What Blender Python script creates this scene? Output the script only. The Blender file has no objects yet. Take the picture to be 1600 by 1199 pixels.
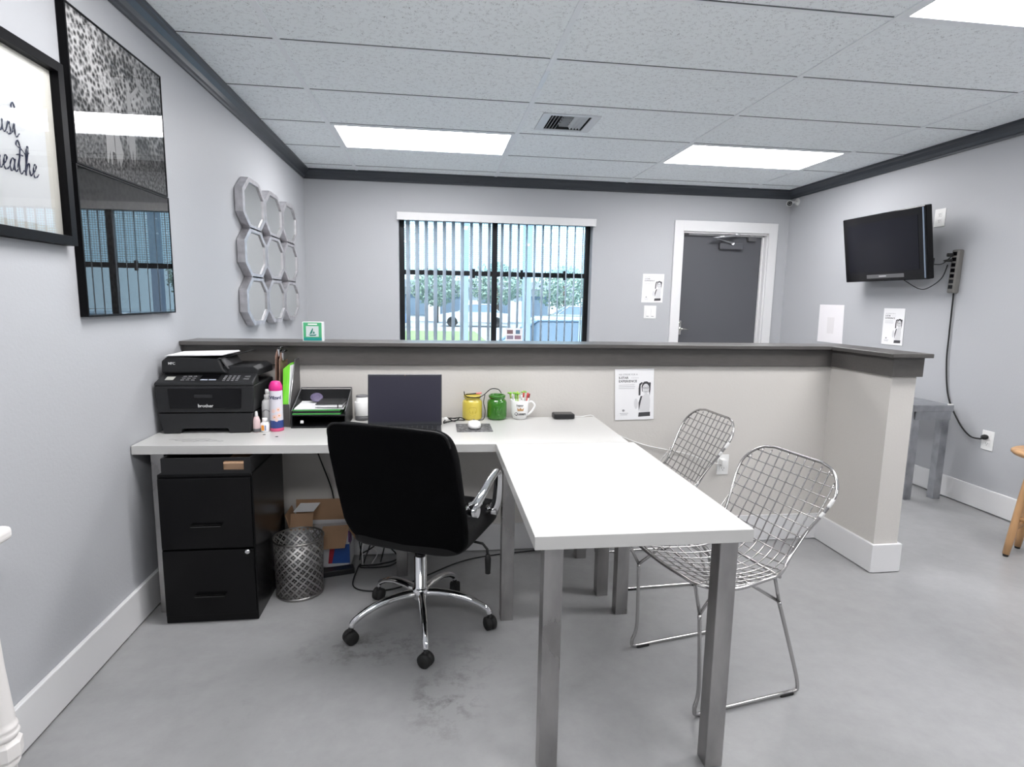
import bpy, bmesh, math, random
from mathutils import Vector, Matrix
random.seed(7)
R = math.radians
PI = math.pi
SC = bpy.context.scene
COL = SC.collection

# ------------------------------------------------------------------ camera
cam_d = bpy.data.cameras.new('camera'); cam = bpy.data.objects.new('camera', cam_d); COL.objects.link(cam)
F_PX, YAW, PITCH, ROLL = 910.768, .1318, -.1418, .018
cam_d.sensor_width = 36; cam_d.lens = F_PX * 36 / 1600; cam_d.clip_start = .02; cam_d.clip_end = 300
fw = Vector((math.sin(YAW)*math.cos(PITCH), math.cos(YAW)*math.cos(PITCH), math.sin(PITCH)))
rt = fw.cross(Vector((0, 0, 1))).normalized(); upv = rt.cross(fw)
c_, s_ = math.cos(ROLL), math.sin(ROLL)
rt2 = rt*c_ + upv*s_; up2 = upv*c_ - rt*s_
mw = Matrix.Identity(4)
for i in range(3):
    mw[i][0] = rt2[i]; mw[i][1] = up2[i]; mw[i][2] = -fw[i]
mw[0][3], mw[1][3], mw[2][3] = 1.1434, 0, 1.2687
cam.matrix_world = mw
SC.camera = cam

# ------------------------------------------------------------------ colour management, world, sun
SC.view_settings.view_transform = 'Standard'; SC.view_settings.look = 'None'
SC.view_settings.gamma = 1; SC.view_settings.use_curve_mapping = False
SC.view_settings.exposure = 0.05
LAMP = 18.6          # radiance of the ceiling troffers
w = bpy.data.worlds.new('sky'); SC.world = w; w.use_nodes = True
bg = w.node_tree.nodes['Background']; bg.inputs[0].default_value = (.54, .80, 1, 1); bg.inputs[1].default_value = 3.0
sun_d = bpy.data.lights.new('sun', 'SUN'); sun_d.energy = 5.0; sun_d.angle = R(2); sun_d.color = (1, .97, .92)
sun = bpy.data.objects.new('sun', sun_d); COL.objects.link(sun); sun.rotation_euler = (R(42), 0, R(-15)); sun.location = (2, -5, 9)

# ------------------------------------------------------------------ materials
MATS = {}
def srgb(r, g, b):
    f = lambda c: (c/255/12.92) if c/255 <= .04045 else ((c/255+.055)/1.055)**2.4
    return (f(r), f(g), f(b), 1)
def mat(name, col, rough=.5, metal=0, spec=.5, noise=0, nscale=8, bump=0, bscale=60, coat=0, stretch=(1, 1, 1), trans=0, ior=1.45, rnoise=0):
    if name in MATS: return MATS[name]
    m = bpy.data.materials.new(name); m.use_nodes = True; nt = m.node_tree; n = nt.nodes; L = nt.links
    b = n['Principled BSDF']
    c = srgb(*col) if max(col) > 1 else (*col, 1)
    b.inputs['Base Color'].default_value = c; b.inputs['Roughness'].default_value = rough
    b.inputs['Metallic'].default_value = metal; b.inputs['Specular IOR Level'].default_value = spec
    b.inputs['IOR'].default_value = ior
    b.inputs['Coat Weight'].default_value = coat; b.inputs['Transmission Weight'].default_value = trans
    if noise or bump or rnoise:
        tc = n.new('ShaderNodeTexCoord'); mp = n.new('ShaderNodeMapping'); mp.inputs['Scale'].default_value = stretch
        L.new(tc.outputs['Object'], mp.inputs[0])
        if noise or rnoise:
            t = n.new('ShaderNodeTexNoise'); t.inputs['Scale'].default_value = nscale; t.inputs['Detail'].default_value = 5
            L.new(mp.outputs[0], t.inputs['Vector'])
        if noise:
            r = n.new('ShaderNodeMapRange'); r.inputs[1].default_value = .3; r.inputs[2].default_value = .7
            r.inputs[3].default_value = 1-noise; r.inputs[4].default_value = 1+noise
            L.new(t.outputs[0], r.inputs[0])
            x = n.new('ShaderNodeVectorMath'); x.operation = 'SCALE'; x.inputs[0].default_value = c[:3]
            L.new(r.outputs[0], x.inputs['Scale']); L.new(x.outputs[0], b.inputs['Base Color'])
        if rnoise:
            r2 = n.new('ShaderNodeMapRange'); r2.inputs[1].default_value = .3; r2.inputs[2].default_value = .7
            r2.inputs[3].default_value = max(.02, rough-rnoise); r2.inputs[4].default_value = rough+rnoise
            L.new(t.outputs[0], r2.inputs[0]); L.new(r2.outputs[0], b.inputs['Roughness'])
        if bump:
            t2 = n.new('ShaderNodeTexNoise'); t2.inputs['Scale'].default_value = bscale; t2.inputs['Detail'].default_value = 4
            L.new(mp.outputs[0], t2.inputs['Vector'])
            bp = n.new('ShaderNodeBump'); bp.inputs['Strength'].default_value = bump; bp.inputs['Distance'].default_value = .002
            L.new(t2.outputs[0], bp.inputs['Height']); L.new(bp.outputs[0], b.inputs['Normal'])
    MATS[name] = m
    return m

WALL = mat('wall_paint', (.445, .455, .475), .55, bump=.25, bscale=90, spec=.35)
PART = mat('greige_paint', (.59, .57, .54), .6, bump=.25, bscale=90, spec=.3)
TRIMW = mat('white_trim_paint', (.72, .72, .725), .35)
CROWN = mat('charcoal_trim_paint', (.050, .057, .068), .3)
CAPM = mat('dark_grey_wood_paint', (.085, .080, .076), .32, noise=.08, nscale=20, stretch=(1, 6, 6))
CAPTOP = CAPM
DESK = mat('white_laminate', (.56, .557, .542), .28, noise=.015, nscale=6)
STEEL = mat('brushed_steel', (.40, .39, .385), .34, 1, noise=.3, nscale=9, stretch=(1, 1, .4), rnoise=.1)
STEEL2 = mat('galvanised_steel', (.42, .43, .45), .42, 1, noise=.25, nscale=10, rnoise=.1)
CHROME = mat('chrome', (.80, .80, .81), .07, 1)
WIRE = mat('chrome_wire', (.47, .46, .455), .22, 1)
LEATH = mat('black_leather', (.005, .005, .0055), .4, bump=.25, bscale=180, spec=.3)
FABK = mat('black_chair_back', (.002, .002, .0025), .7, bump=.2, bscale=300, spec=.06)
BLKP = mat('black_plastic', (.013, .0135, .015), .42, bump=.08, bscale=400)
PRN = mat('printer_plastic', (.013, .0135, .015), .48, bump=.1, bscale=500)
BLKG = mat('black_gloss', (.004, .004, .005), .14, spec=.35)
BLKM = mat('black_enamel_steel', (.003, .003, .0035), .25, bump=.05, bscale=30, spec=.25)
RUB = mat('black_rubber', (.012, .012, .012), .7)
WHT = mat('white_plastic', (.82, .82, .81), .35)
PAPER = mat('white_paper', (.84, .84, .85), .8)
INK = mat('black_ink', (.03, .03, .035), .8)
INKG = mat('grey_ink', (.30, .30, .31), .8)
FRB = mat('black_frame_lacquer', (.004, .004, .005), .45, spec=.12)
CARD = mat('kraft_cardboard', (.36, .22, .13), .8, noise=.06, nscale=15)
PINE = mat('honey_pine', (.50, .29, .14), .42, noise=.14, nscale=6, stretch=(6, 6, .8))
GREYM = mat('dark_grey_metal', (.11, .11, .115), .45, bump=.1, bscale=200)
WOODW = mat('cream_white_painted_wood', (.80, .775, .755), .38)

def node_mat(name):
    m = bpy.data.materials.new(name); m.use_nodes = True; MATS[name] = m
    return m, m.node_tree.nodes, m.node_tree.links, m.node_tree.nodes['Principled BSDF']

# polished concrete floor
FLOOR, n, L, b = node_mat('polished_concrete')
tc = n.new('ShaderNodeTexCoord')
t1 = n.new('ShaderNodeTexNoise'); t1.inputs['Scale'].default_value = 1.3; t1.inputs['Detail'].default_value = 6; t1.inputs['Roughness'].default_value = .6; t1.inputs['Distortion'].default_value = .8
t2 = n.new('ShaderNodeTexNoise'); t2.inputs['Scale'].default_value = 14; t2.inputs['Detail'].default_value = 8; t2.inputs['Roughness'].default_value = .7
L.new(tc.outputs['Object'], t1.inputs['Vector']); L.new(tc.outputs['Object'], t2.inputs['Vector'])
cr = n.new('ShaderNodeValToRGB'); cr.color_ramp.elements[0].position = .3; cr.color_ramp.elements[1].position = .72
cr.color_ramp.elements[0].color = (.25, .251, .252, 1); cr.color_ramp.elements[1].color = (.375, .377, .382, 1)
ad = n.new('ShaderNodeMath'); ad.operation = 'MULTIPLY_ADD'; ad.inputs[1].default_value = .35
L.new(t2.outputs[0], ad.inputs[0]); ml = n.new('ShaderNodeMath'); ml.operation = 'MULTIPLY'; ml.inputs[1].default_value = .65
L.new(t1.outputs[0], ml.inputs[0]); L.new(ml.outputs[0], ad.inputs[2]); L.new(ad.outputs[0], cr.inputs[0])
prev = cr.outputs[0]
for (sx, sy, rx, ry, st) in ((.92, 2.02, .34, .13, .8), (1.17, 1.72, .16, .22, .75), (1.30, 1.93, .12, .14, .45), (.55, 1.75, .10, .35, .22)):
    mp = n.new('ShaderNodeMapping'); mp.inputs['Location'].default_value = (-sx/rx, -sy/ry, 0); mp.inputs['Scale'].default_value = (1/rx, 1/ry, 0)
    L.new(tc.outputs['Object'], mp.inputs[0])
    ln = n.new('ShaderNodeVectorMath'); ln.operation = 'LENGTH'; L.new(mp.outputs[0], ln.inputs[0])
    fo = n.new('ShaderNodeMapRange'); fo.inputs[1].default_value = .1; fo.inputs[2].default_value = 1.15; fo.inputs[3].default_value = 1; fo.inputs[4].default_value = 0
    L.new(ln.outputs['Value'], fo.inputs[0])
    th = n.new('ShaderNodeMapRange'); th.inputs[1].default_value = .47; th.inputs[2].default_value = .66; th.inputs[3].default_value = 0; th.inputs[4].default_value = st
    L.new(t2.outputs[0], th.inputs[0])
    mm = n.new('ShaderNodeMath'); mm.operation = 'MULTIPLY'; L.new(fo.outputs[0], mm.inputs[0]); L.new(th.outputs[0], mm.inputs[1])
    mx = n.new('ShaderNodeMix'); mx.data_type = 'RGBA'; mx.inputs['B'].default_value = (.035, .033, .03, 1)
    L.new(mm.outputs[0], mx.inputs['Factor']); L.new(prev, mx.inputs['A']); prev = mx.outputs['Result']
L.new(prev, b.inputs['Base Color'])
rr = n.new('ShaderNodeMapRange'); rr.inputs[3].default_value = .22; rr.inputs[4].default_value = .42; L.new(t1.outputs[0], rr.inputs[0]); L.new(rr.outputs[0], b.inputs['Roughness'])

# fissured mineral-fibre ceiling tile
TILE, n, L, b = node_mat('fissured_ceiling_tile')
tc = n.new('ShaderNodeTexCoord')
v = n.new('ShaderNodeTexNoise'); v.inputs['Scale'].default_value = 62; v.inputs['Detail'].default_value = 1.5; v.inputs['Distortion'].default_value = 1.8
L.new(tc.outputs['Object'], v.inputs['Vector'])
sb = n.new('ShaderNodeMath'); sb.operation = 'SUBTRACT'; sb.inputs[1].default_value = .5; L.new(v.outputs[0], sb.inputs[0])
ab = n.new('ShaderNodeMath'); ab.operation = 'ABSOLUTE'; L.new(sb.outputs[0], ab.inputs[0])
m1 = n.new('ShaderNodeMapRange'); m1.inputs[1].default_value = .008; m1.inputs[2].default_value = .024; m1.inputs[3].default_value = 1; m1.inputs[4].default_value = 0
L.new(ab.outputs[0], m1.inputs[0])
v2 = n.new('ShaderNodeTexNoise'); v2.inputs['Scale'].default_value = 48; v2.inputs['Detail'].default_value = 2; L.new(tc.outputs['Object'], v2.inputs['Vector'])
m2 = n.new('ShaderNodeMapRange'); m2.inputs[1].default_value = .50; m2.inputs[2].default_value = .55; L.new(v2.outputs[0], m2.inputs[0])
mu = n.new('ShaderNodeMath'); mu.operation = 'MULTIPLY'; L.new(m1.outputs[0], mu.inputs[0]); L.new(m2.outputs[0], mu.inputs[1])
mx = n.new('ShaderNodeMix'); mx.data_type = 'RGBA'; mx.inputs['A'].default_value = (.93, .98, 1, 1); mx.inputs['B'].default_value = (.42, .44, .46, 1)
L.new(mu.outputs[0], mx.inputs['Factor']); L.new(mx.outputs['Result'], b.inputs['Base Color']); b.inputs['Roughness'].default_value = .9
GRID = mat('white_ceiling_grid', (.88, .92, .95), .45)

# lit troffer diffuser: three tubes glow through the prismatic lens
DIFF, n, L, b = node_mat('lit_prismatic_diffuser')
tc = n.new('ShaderNodeTexCoord'); sp = n.new('ShaderNodeSeparateXYZ'); L.new(tc.outputs['Object'], sp.inputs[0])
mw1 = n.new('ShaderNodeMath'); mw1.operation = 'MULTIPLY'; mw1.inputs[1].default_value = 2*PI/.19; L.new(sp.outputs['Y'], mw1.inputs[0])
cs = n.new('ShaderNodeMath'); cs.operation = 'COSINE'; L.new(mw1.outputs[0], cs.inputs[0])
pz = n.new('ShaderNodeTexChecker'); pz.inputs['Scale'].default_value = 160; L.new(tc.outputs['Object'], pz.inputs['Vector'])
mr = n.new('ShaderNodeMapRange'); mr.inputs[1].default_value = -1; mr.inputs[2].default_value = 1; mr.inputs[3].default_value = LAMP*.78; mr.inputs[4].default_value = LAMP*1.22
L.new(cs.outputs[0], mr.inputs[0]); L.new(mr.outputs[0], b.inputs['Emission Strength'])
b.inputs['Emission Color'].default_value = (1, .985, .995, 1); b.inputs['Base Color'].default_value = (.8, .8, .82, 1)

def glass_mat(name, ior=1.5, tint=(1, 1, 1), refl=1.0):
    m = bpy.data.materials.new(name); m.use_nodes = True; n = m.node_tree.nodes; L = m.node_tree.links; n.clear()
    o = n.new('ShaderNodeOutputMaterial'); t = n.new('ShaderNodeBsdfTransparent'); g = n.new('ShaderNodeBsdfGlossy')
    g.inputs['Roughness'].default_value = .003; t.inputs[0].default_value = (*tint, 1); g.inputs[0].default_value = (refl, refl, refl, 1)
    f = n.new('ShaderNodeFresnel'); f.inputs[0].default_value = ior; mx = n.new('ShaderNodeMixShader')
    L.new(f.outputs[0], mx.inputs[0]); L.new(t.outputs[0], mx.inputs[1]); L.new(g.outputs[0], mx.inputs[2]); L.new(mx.outputs[0], o.inputs[0])
    MATS[name] = m
    return m
GLASS = glass_mat('window_glass')
PGLASS = glass_mat('picture_glass', 1.62)

# diamond-pattern obscuring film on the upper panes
FILM = bpy.data.materials.new('diamond_window_film'); FILM.use_nodes = True; n = FILM.node_tree.nodes; L = FILM.node_tree.links; n.clear()
o = n.new('ShaderNodeOutputMaterial'); tc = n.new('ShaderNodeTexCoord'); mp = n.new('ShaderNodeMapping'); mp.inputs['Rotation'].default_value = (0, R(45), 0)
L.new(tc.outputs['Object'], mp.inputs[0]); ck = n.new('ShaderNodeTexChecker'); ck.inputs['Scale'].default_value = 70; L.new(mp.outputs[0], ck.inputs['Vector'])
tr = n.new('ShaderNodeBsdfTransparent'); tr.inputs[0].default_value = (.93, .97, .98, 1)
tl = n.new('ShaderNodeBsdfTranslucent'); tl.inputs[0].default_value = (.7, .8, .84, 1)
fr = n.new('ShaderNodeMath'); fr.operation = 'MULTIPLY'; fr.inputs[1].default_value = .5; L.new(ck.outputs['Fac'], fr.inputs[0])
mx = n.new('ShaderNodeMixShader'); L.new(fr.outputs[0], mx.inputs[0]); L.new(tr.outputs[0], mx.inputs[1]); L.new(tl.outputs[0], mx.inputs[2]); L.new(mx.outputs[0], o.inputs[0])

# translucent vinyl blind vane
VANE, n, L, b = node_mat('white_vinyl_vane')
b.inputs['Base Color'].default_value = (.78, .82, .86, 1); b.inputs['Roughness'].default_value = .45
tl = n.new('ShaderNodeBsdfTranslucent'); tl.inputs[0].default_value = (.75, .82, .88, 1)
mx = n.new('ShaderNodeMixShader'); mx.inputs[0].default_value = .5
L.new(b.outputs[0], mx.inputs[1]); L.new(tl.outputs[0], mx.inputs[2]); L.new(mx.outputs[0], n['Material Output'].inputs[0])

# pierced quatrefoil sheet for the wastebasket (uses its UVs)
PIERCE, n, L, b = node_mat('pierced_pewter_sheet')
b.inputs['Base Color'].default_value = (.42, .41, .40, 1); b.inputs['Metallic'].default_value = .85; b.inputs['Roughness'].default_value = .45
uv = n.new('ShaderNodeUVMap'); uv.uv_map = 'UVMap'
def quat(offset):
    a = n.new('ShaderNodeVectorMath'); a.operation = 'ADD'; a.inputs[1].default_value = offset; L.new(uv.outputs[0], a.inputs[0])
    f = n.new('ShaderNodeVectorMath'); f.operation = 'FRACTION'; L.new(a.outputs[0], f.inputs[0])
    s = n.new('ShaderNodeVectorMath'); s.operation = 'SUBTRACT'; s.inputs[1].default_value = (.5, .5, 0); L.new(f.outputs[0], s.inputs[0])
    ab = n.new('ShaderNodeVectorMath'); ab.operation = 'ABSOLUTE'; L.new(s.outputs[0], ab.inputs[0])
    x = n.new('ShaderNodeSeparateXYZ'); L.new(ab.outputs[0], x.inputs[0])
    mxx = n.new('ShaderNodeMath'); mxx.operation = 'MAXIMUM'; L.new(x.outputs[0], mxx.inputs[0]); L.new(x.outputs[1], mxx.inputs[1])
    mnn = n.new('ShaderNodeMath'); mnn.operation = 'MINIMUM'; L.new(x.outputs[0], mnn.inputs[0]); L.new(x.outputs[1], mnn.inputs[1])
    s2 = n.new('ShaderNodeMath'); s2.operation = 'SUBTRACT'; s2.inputs[1].default_value = .19; L.new(mxx.outputs[0], s2.inputs[0])
    q = n.new('ShaderNodeMath'); q.operation = 'POWER'; q.inputs[1].default_value = 2; L.new(s2.outputs[0], q.inputs[0])
    q2 = n.new('ShaderNodeMath'); q2.operation = 'POWER'; q2.inputs[1].default_value = 2; L.new(mnn.outputs[0], q2.inputs[0])
    d = n.new('ShaderNodeMath'); d.operation = 'ADD'; L.new(q.outputs[0], d.inputs[0]); L.new(q2.outputs[0], d.inputs[1])
    lt = n.new('ShaderNodeMath'); lt.operation = 'LESS_THAN'; lt.inputs[1].default_value = .0165; L.new(d.outputs[0], lt.inputs[0])
    return lt
# two staggered rows of holes
qa, qb = quat((0, 0, 0)), quat((.5, .5, 0))
om = n.new('ShaderNodeMath'); om.operation = 'MAXIMUM'; L.new(qa.outputs[0], om.inputs[0]); L.new(qb.outputs[0], om.inputs[1])
iv = n.new('ShaderNodeMath'); iv.operation = 'SUBTRACT'; iv.inputs[0].default_value = 1; L.new(om.outputs[0], iv.inputs[1]); L.new(iv.outputs[0], b.inputs['Alpha'])

# black-and-white photographic prints: foliage above, pale grass below
def print_mat(name, zsplit, dark, light):
    m, n, L, b = node_mat(name)
    tc = n.new('ShaderNodeTexCoord')
    t = n.new('ShaderNodeTexVoronoi'); t.inputs['Scale'].default_value = 60; L.new(tc.outputs['Object'], t.inputs['Vector'])
    t2 = n.new('ShaderNodeTexNoise'); t2.inputs['Scale'].default_value = 9; t2.inputs['Detail'].default_value = 8; L.new(tc.outputs['Object'], t2.inputs['Vector'])
    mu = n.new('ShaderNodeMath'); mu.operation = 'MULTIPLY'; L.new(t.outputs['Distance'], mu.inputs[0]); L.new(t2.outputs[0], mu.inputs[1])
    cr = n.new('ShaderNodeValToRGB'); cr.color_ramp.elements[0].position = .13; cr.color_ramp.elements[1].position = .42
    cr.color_ramp.elements[0].color = (dark, dark, dark, 1); cr.color_ramp.elements[1].color = (light, light, light, 1); L.new(mu.outputs[0], cr.inputs[0])
    sp = n.new('ShaderNodeSeparateXYZ'); L.new(tc.outputs['Object'], sp.inputs[0])
    mr = n.new('ShaderNodeMapRange'); mr.inputs[1].default_value = zsplit+.03; mr.inputs[2].default_value = zsplit-.05; L.new(sp.outputs['Z'], mr.inputs[0])
    t3 = n.new('ShaderNodeTexNoise'); t3.inputs['Scale'].default_value = 90; t3.inputs['Detail'].default_value = 3; L.new(tc.outputs['Object'], t3.inputs['Vector'])
    c2 = n.new('ShaderNodeValToRGB'); c2.color_ramp.elements[0].position = .35; c2.color_ramp.elements[1].position = .7
    c2.color_ramp.elements[0].color = (.05, .05, .05, 1); c2.color_ramp.elements[1].color = (.35, .35, .35, 1); L.new(t3.outputs[0], c2.inputs[0])
    mx = n.new('ShaderNodeMix'); mx.data_type = 'RGBA'; L.new(mr.outputs[0], mx.inputs['Factor']); L.new(cr.outputs[0], mx.inputs['A']); L.new(c2.outputs[0], mx.inputs['B'])
    L.new(mx.outputs['Result'], b.inputs['Base Color']); b.inputs['Roughness'].default_value = .7
    return m

# ------------------------------------------------------------------ mesh builder
ROOTM = {}
class MB:
    def __init__(s): s.v = []; s.f = []; s.m = []; s.sm = []; s.uv = None
    def add(s, vs, fs, mi=0, smooth=False):
        k = len(s.v); s.v += [tuple(p) for p in vs]
        for f in fs: s.f.append(tuple(i+k for i in f)); s.m.append(mi); s.sm.append(smooth)
        return s
    def box(s, x0, y0, z0, x1, y1, z1, mi=0, M=None):
        vs = [Vector(p) for p in ((x0, y0, z0), (x1, y0, z0), (x1, y1, z0), (x0, y1, z0), (x0, y0, z1), (x1, y0, z1), (x1, y1, z1), (x0, y1, z1))]
        if M: vs = [M @ p for p in vs]
        return s.add(vs, [(0, 3, 2, 1), (4, 5, 6, 7), (0, 1, 5, 4), (1, 2, 6, 5), (2, 3, 7, 6), (3, 0, 4, 7)], mi)
    def hexa(s, b4, t4, mi=0):
        return s.add(list(b4)+list(t4), [(0, 3, 2, 1), (4, 5, 6, 7), (0, 1, 5, 4), (1, 2, 6, 5), (2, 3, 7, 6), (3, 0, 4, 7)], mi)
    def prism(s, pts, axis, d0, d1, mi=0):
        # pts: 2-D outline; axis: the extruded axis; (x: y,z) (y: x,z) (z: x,y)
        def P(p, d): return {'x': (d, p[0], p[1]), 'y': (p[0], d, p[1]), 'z': (p[0], p[1], d)}[axis]
        k = len(pts); vs = [P(p, d0) for p in pts]+[P(p, d1) for p in pts]
        fs = [tuple(range(k))[::-1], tuple(range(k, 2*k))]+[(i, (i+1) % k, k+(i+1) % k, k+i) for i in range(k)]
        return s.add(vs, fs, mi)
    def tube(s, path, r, seg=8, closed=False, mi=0, cap=True, sq=1.0):
        P = [Vector(p) for p in path]; k = len(P); rs = r if isinstance(r, (list, tuple)) else [r]*k
        T = []
        for i in range(k):
            a = P[(i-1) % k] if (closed or i > 0) else P[i]; c = P[(i+1) % k] if (closed or i < k-1) else P[i]
            d = (c-a); T.append(d.normalized() if d.length > 1e-9 else Vector((0, 0, 1)))
        N = T[0].orthogonal().normalized(); vs = []
        for i in range(k):
            N = (N - T[i]*N.dot(T[i]));  N = N.normalized() if N.length > 1e-6 else T[i].orthogonal().normalized()
            B = T[i].cross(N)
            for j in range(seg):
                a = 2*PI*j/seg; vs.append(P[i]+N*math.cos(a)*rs[i]+B*math.sin(a)*rs[i]*sq)
        fs = []
        for i in range(k if closed else k-1):
            i2 = (i+1) % k
            for j in range(seg): fs.append((i*seg+j, i*seg+(j+1) % seg, i2*seg+(j+1) % seg, i2*seg+j))
        s.add(vs, fs, mi, True)
        if cap and not closed:
            s.add(vs[:seg], [tuple(range(seg))[::-1]], mi); s.add(vs[-seg:], [tuple(range(seg))], mi)
        return s
    def lathe(s, prof, c=(0, 0, 0), seg=24, mi=0, smooth=True, axis='z', M=None):
        vs = []
        for (r, z) in prof:
            for j in range(seg):
                a = 2*PI*j/seg; x, y = max(r, 1e-5)*math.cos(a), max(r, 1e-5)*math.sin(a)
                p = {'z': (x, y, z), 'y': (x, z, y), 'x': (z, x, y)}[axis]
                p = Vector(p)
                if M: p = M @ p
                vs.append(p+Vector(c))
        fs = [(i*seg+j, i*seg+(j+1) % seg, (i+1)*seg+(j+1) % seg, (i+1)*seg+j) for i in range(len(prof)-1) for j in range(seg)]
        s.add(vs, fs, mi, smooth)
        return s
    def sup(s, c, d, e=.3, nu=28, nv=16, mi=0, fn=None, M=None):
        # superellipsoid cushion of half sizes d
        def sg(x, p): return math.copysign(abs(x)**p, x)
        vs = []
        for i in range(nv+1):
            ph = -PI/2+PI*i/nv
            for j in range(nu):
                th = 2*PI*j/nu
                p = Vector((d[0]*sg(math.cos(ph), e)*sg(math.cos(th), e), d[1]*sg(math.cos(ph), e)*sg(math.sin(th), e), d[2]*sg(math.sin(ph), e)))
                if fn: p = Vector(fn(p))
                if M: p = M @ p
                vs.append(p+Vector(c))
        fs = [(i*nu+j, i*nu+(j+1) % nu, (i+1)*nu+(j+1) % nu, (i+1)*nu+j) for i in range(nv) for j in range(nu)]
        return s.add(vs, fs, mi, True)
    def build(s, name, mats, parent=None, bevel=0, local=False, seg=2, M=None):
        me = bpy.data.meshes.new(name); vs = [Vector(p) for p in s.v]
        if M: vs = [M @ p for p in vs]
        if parent is not None and not local and parent in ROOTM:
            inv = ROOTM[parent]; vs = [inv @ p for p in vs]
        me.from_pydata([tuple(p) for p in vs], [], s.f)
        for m in (mats if isinstance(mats, (list, tuple)) else [mats]): me.materials.append(m)
        me.polygons.foreach_set('material_index', s.m); me.polygons.foreach_set('use_smooth', s.sm)
        bm = bmesh.new(); bm.from_mesh(me); bmesh.ops.remove_doubles(bm, verts=bm.verts, dist=1e-6)
        bmesh.ops.recalc_face_normals(bm, faces=bm.faces)
        if bevel:
            ed = [e for e in bm.edges if len(e.link_faces) == 2 and e.calc_face_angle(0) > R(35)]
            if ed: bmesh.ops.bevel(bm, geom=ed, offset=bevel, segments=seg, affect='EDGES', clamp_overlap=True, profile=.5)
        bm.to_mesh(me); bm.free(); me.update()
        o = bpy.data.objects.new(name, me); COL.objects.link(o)
        if parent is not None:
            o.parent = parent
            if parent in ROOTM: ROOTM[o] = ROOTM[parent]
        return o

def setp(o, label=None, cat=None, group=None, kind=None):
    if label: o['label'] = label
    if cat: o['category'] = cat
    if group: o['group'] = group
    if kind: o['kind'] = kind
    return o
def thing(name, label, cat, loc=(0, 0, 0), rz=0, group=None):
    o = bpy.data.objects.new(name, None); COL.objects.link(o); o.empty_display_size = .05
    o.location = loc; o.rotation_euler = (0, 0, rz)
    ROOTM[o] = (Matrix.Translation(loc) @ Matrix.Rotation(rz, 4, 'Z')).inverted()
    return setp(o, label, cat, group)
def struct(name, mb, m, parent=None, bevel=0):
    o = mb.build(name, m, parent, bevel)
    if parent is None: o['kind'] = 'structure'
    return o
def copy_tree(o, loc=None, rz=None, parent=None, label=None):
    c = o.copy(); COL.objects.link(c); c.parent = parent
    if loc is not None: c.location = loc
    if rz is not None: c.rotation_euler = (0, 0, rz)
    if label: c['label'] = label
    for ch in list(o.children): copy_tree(ch, parent=c)
    return c
def bez(pts, n=10):
    # Catmull-Rom through points
    P = [Vector(p) for p in pts]; out = []
    for i in range(len(P)-1):
        a = P[max(i-1, 0)]; b = P[i]; c = P[i+1]; d = P[min(i+2, len(P)-1)]
        for k in range(n):
            t = k/n; out.append(.5*((2*b)+(-a+c)*t+(2*a-5*b+4*c-d)*t*t+(-a+3*b-3*c+d)*t**3))
    out.append(P[-1]); return out
def text(name, body, size, M, m, parent, bold=0.0, align='CENTER', depth=.0004, spacing=1.0):
    # lettering as a thin mesh; M places its local x-right / y-up plane in the world
    cu = bpy.data.curves.new(name, 'FONT'); cu.body = body; cu.size = size; cu.align_x = align; cu.align_y = 'CENTER'
    cu.extrude = depth; cu.offset = bold; cu.space_character = spacing; cu.resolution_u = 3
    t = bpy.data.objects.new(name+'_tmp', cu); me = bpy.data.meshes.new_from_object(t); bpy.data.objects.remove(t)
    me.transform(M)
    if parent in ROOTM: me.transform(ROOTM[parent])
    me.materials.clear(); me.materials.append(m); me.name = name
    o = bpy.data.objects.new(name, me); COL.objects.link(o); o.parent = parent
    if parent in ROOTM: ROOTM[o] = ROOTM[parent]
    return o
def plane_m(origin, xdir, ydir):
    x = Vector(xdir).normalized(); y = Vector(ydir).normalized(); z = x.cross(y)
    M = Matrix.Identity(4)
    for i in range(3): M[i][0] = x[i]; M[i][1] = y[i]; M[i][2] = z[i]; M[i][3] = origin[i]
    return M
def flat(mb, pts, M, mi=0, t=.0003, z=0):
    # thin flat polygon in the plane M (2-D points)
    k = len(pts); vs = [M @ Vector((p[0], p[1], z)) for p in pts]+[M @ Vector((p[0], p[1], z+t)) for p in pts]
    mb.add(vs, [tuple(range(k))[::-1], tuple(range(k, 2*k))]+[(i, (i+1) % k, k+(i+1) % k, k+i) for i in range(k)], mi)
def ell(cx, cy, rx, ry, n=20, a0=0, a1=2*PI):
    return [(cx+rx*math.cos(a0+(a1-a0)*i/n), cy+ry*math.sin(a0+(a1-a0)*i/n)) for i in range(n)]

# ------------------------------------------------------------------ the room
XR, YB, H, YF = 4.585, 5.483, 2.37, -3.0
YH = 2.83            # front face of the half wall
TH = .15
struct('floor', MB().box(-.15, YF-.15, -.12, XR+.15, YB+TH, 0), FLOOR)
struct('wall_left', MB().box(-.15, YF, 0, 0, YB+TH, 2.6), WALL)
struct('wall_right', MB().box(XR, YF, 0, XR+.15, YB+TH, 2.6), WALL)
struct('wall_front', MB().box(-.15, YF-.15, 0, XR+.15, YF, 2.6), WALL)
WX0, WX1, WZ0, WZ1 = .815, 2.612, .80, 2.028
DX0, DX1, DZ1 = 3.497, 4.375, 1.955
wb = MB()
for (x0, x1, z0, z1) in ((0, WX0, 0, 2.6), (WX0, WX1, 0, WZ0), (WX0, WX1, WZ1, 2.6), (WX1, DX0, 0, 2.6), (DX0, DX1, DZ1, 2.6), (DX1, XR, 0, 2.6)):
    wb.box(x0, YB, z0, x1, YB+TH, z1)
struct('wall_back', wb, WALL)

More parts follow.
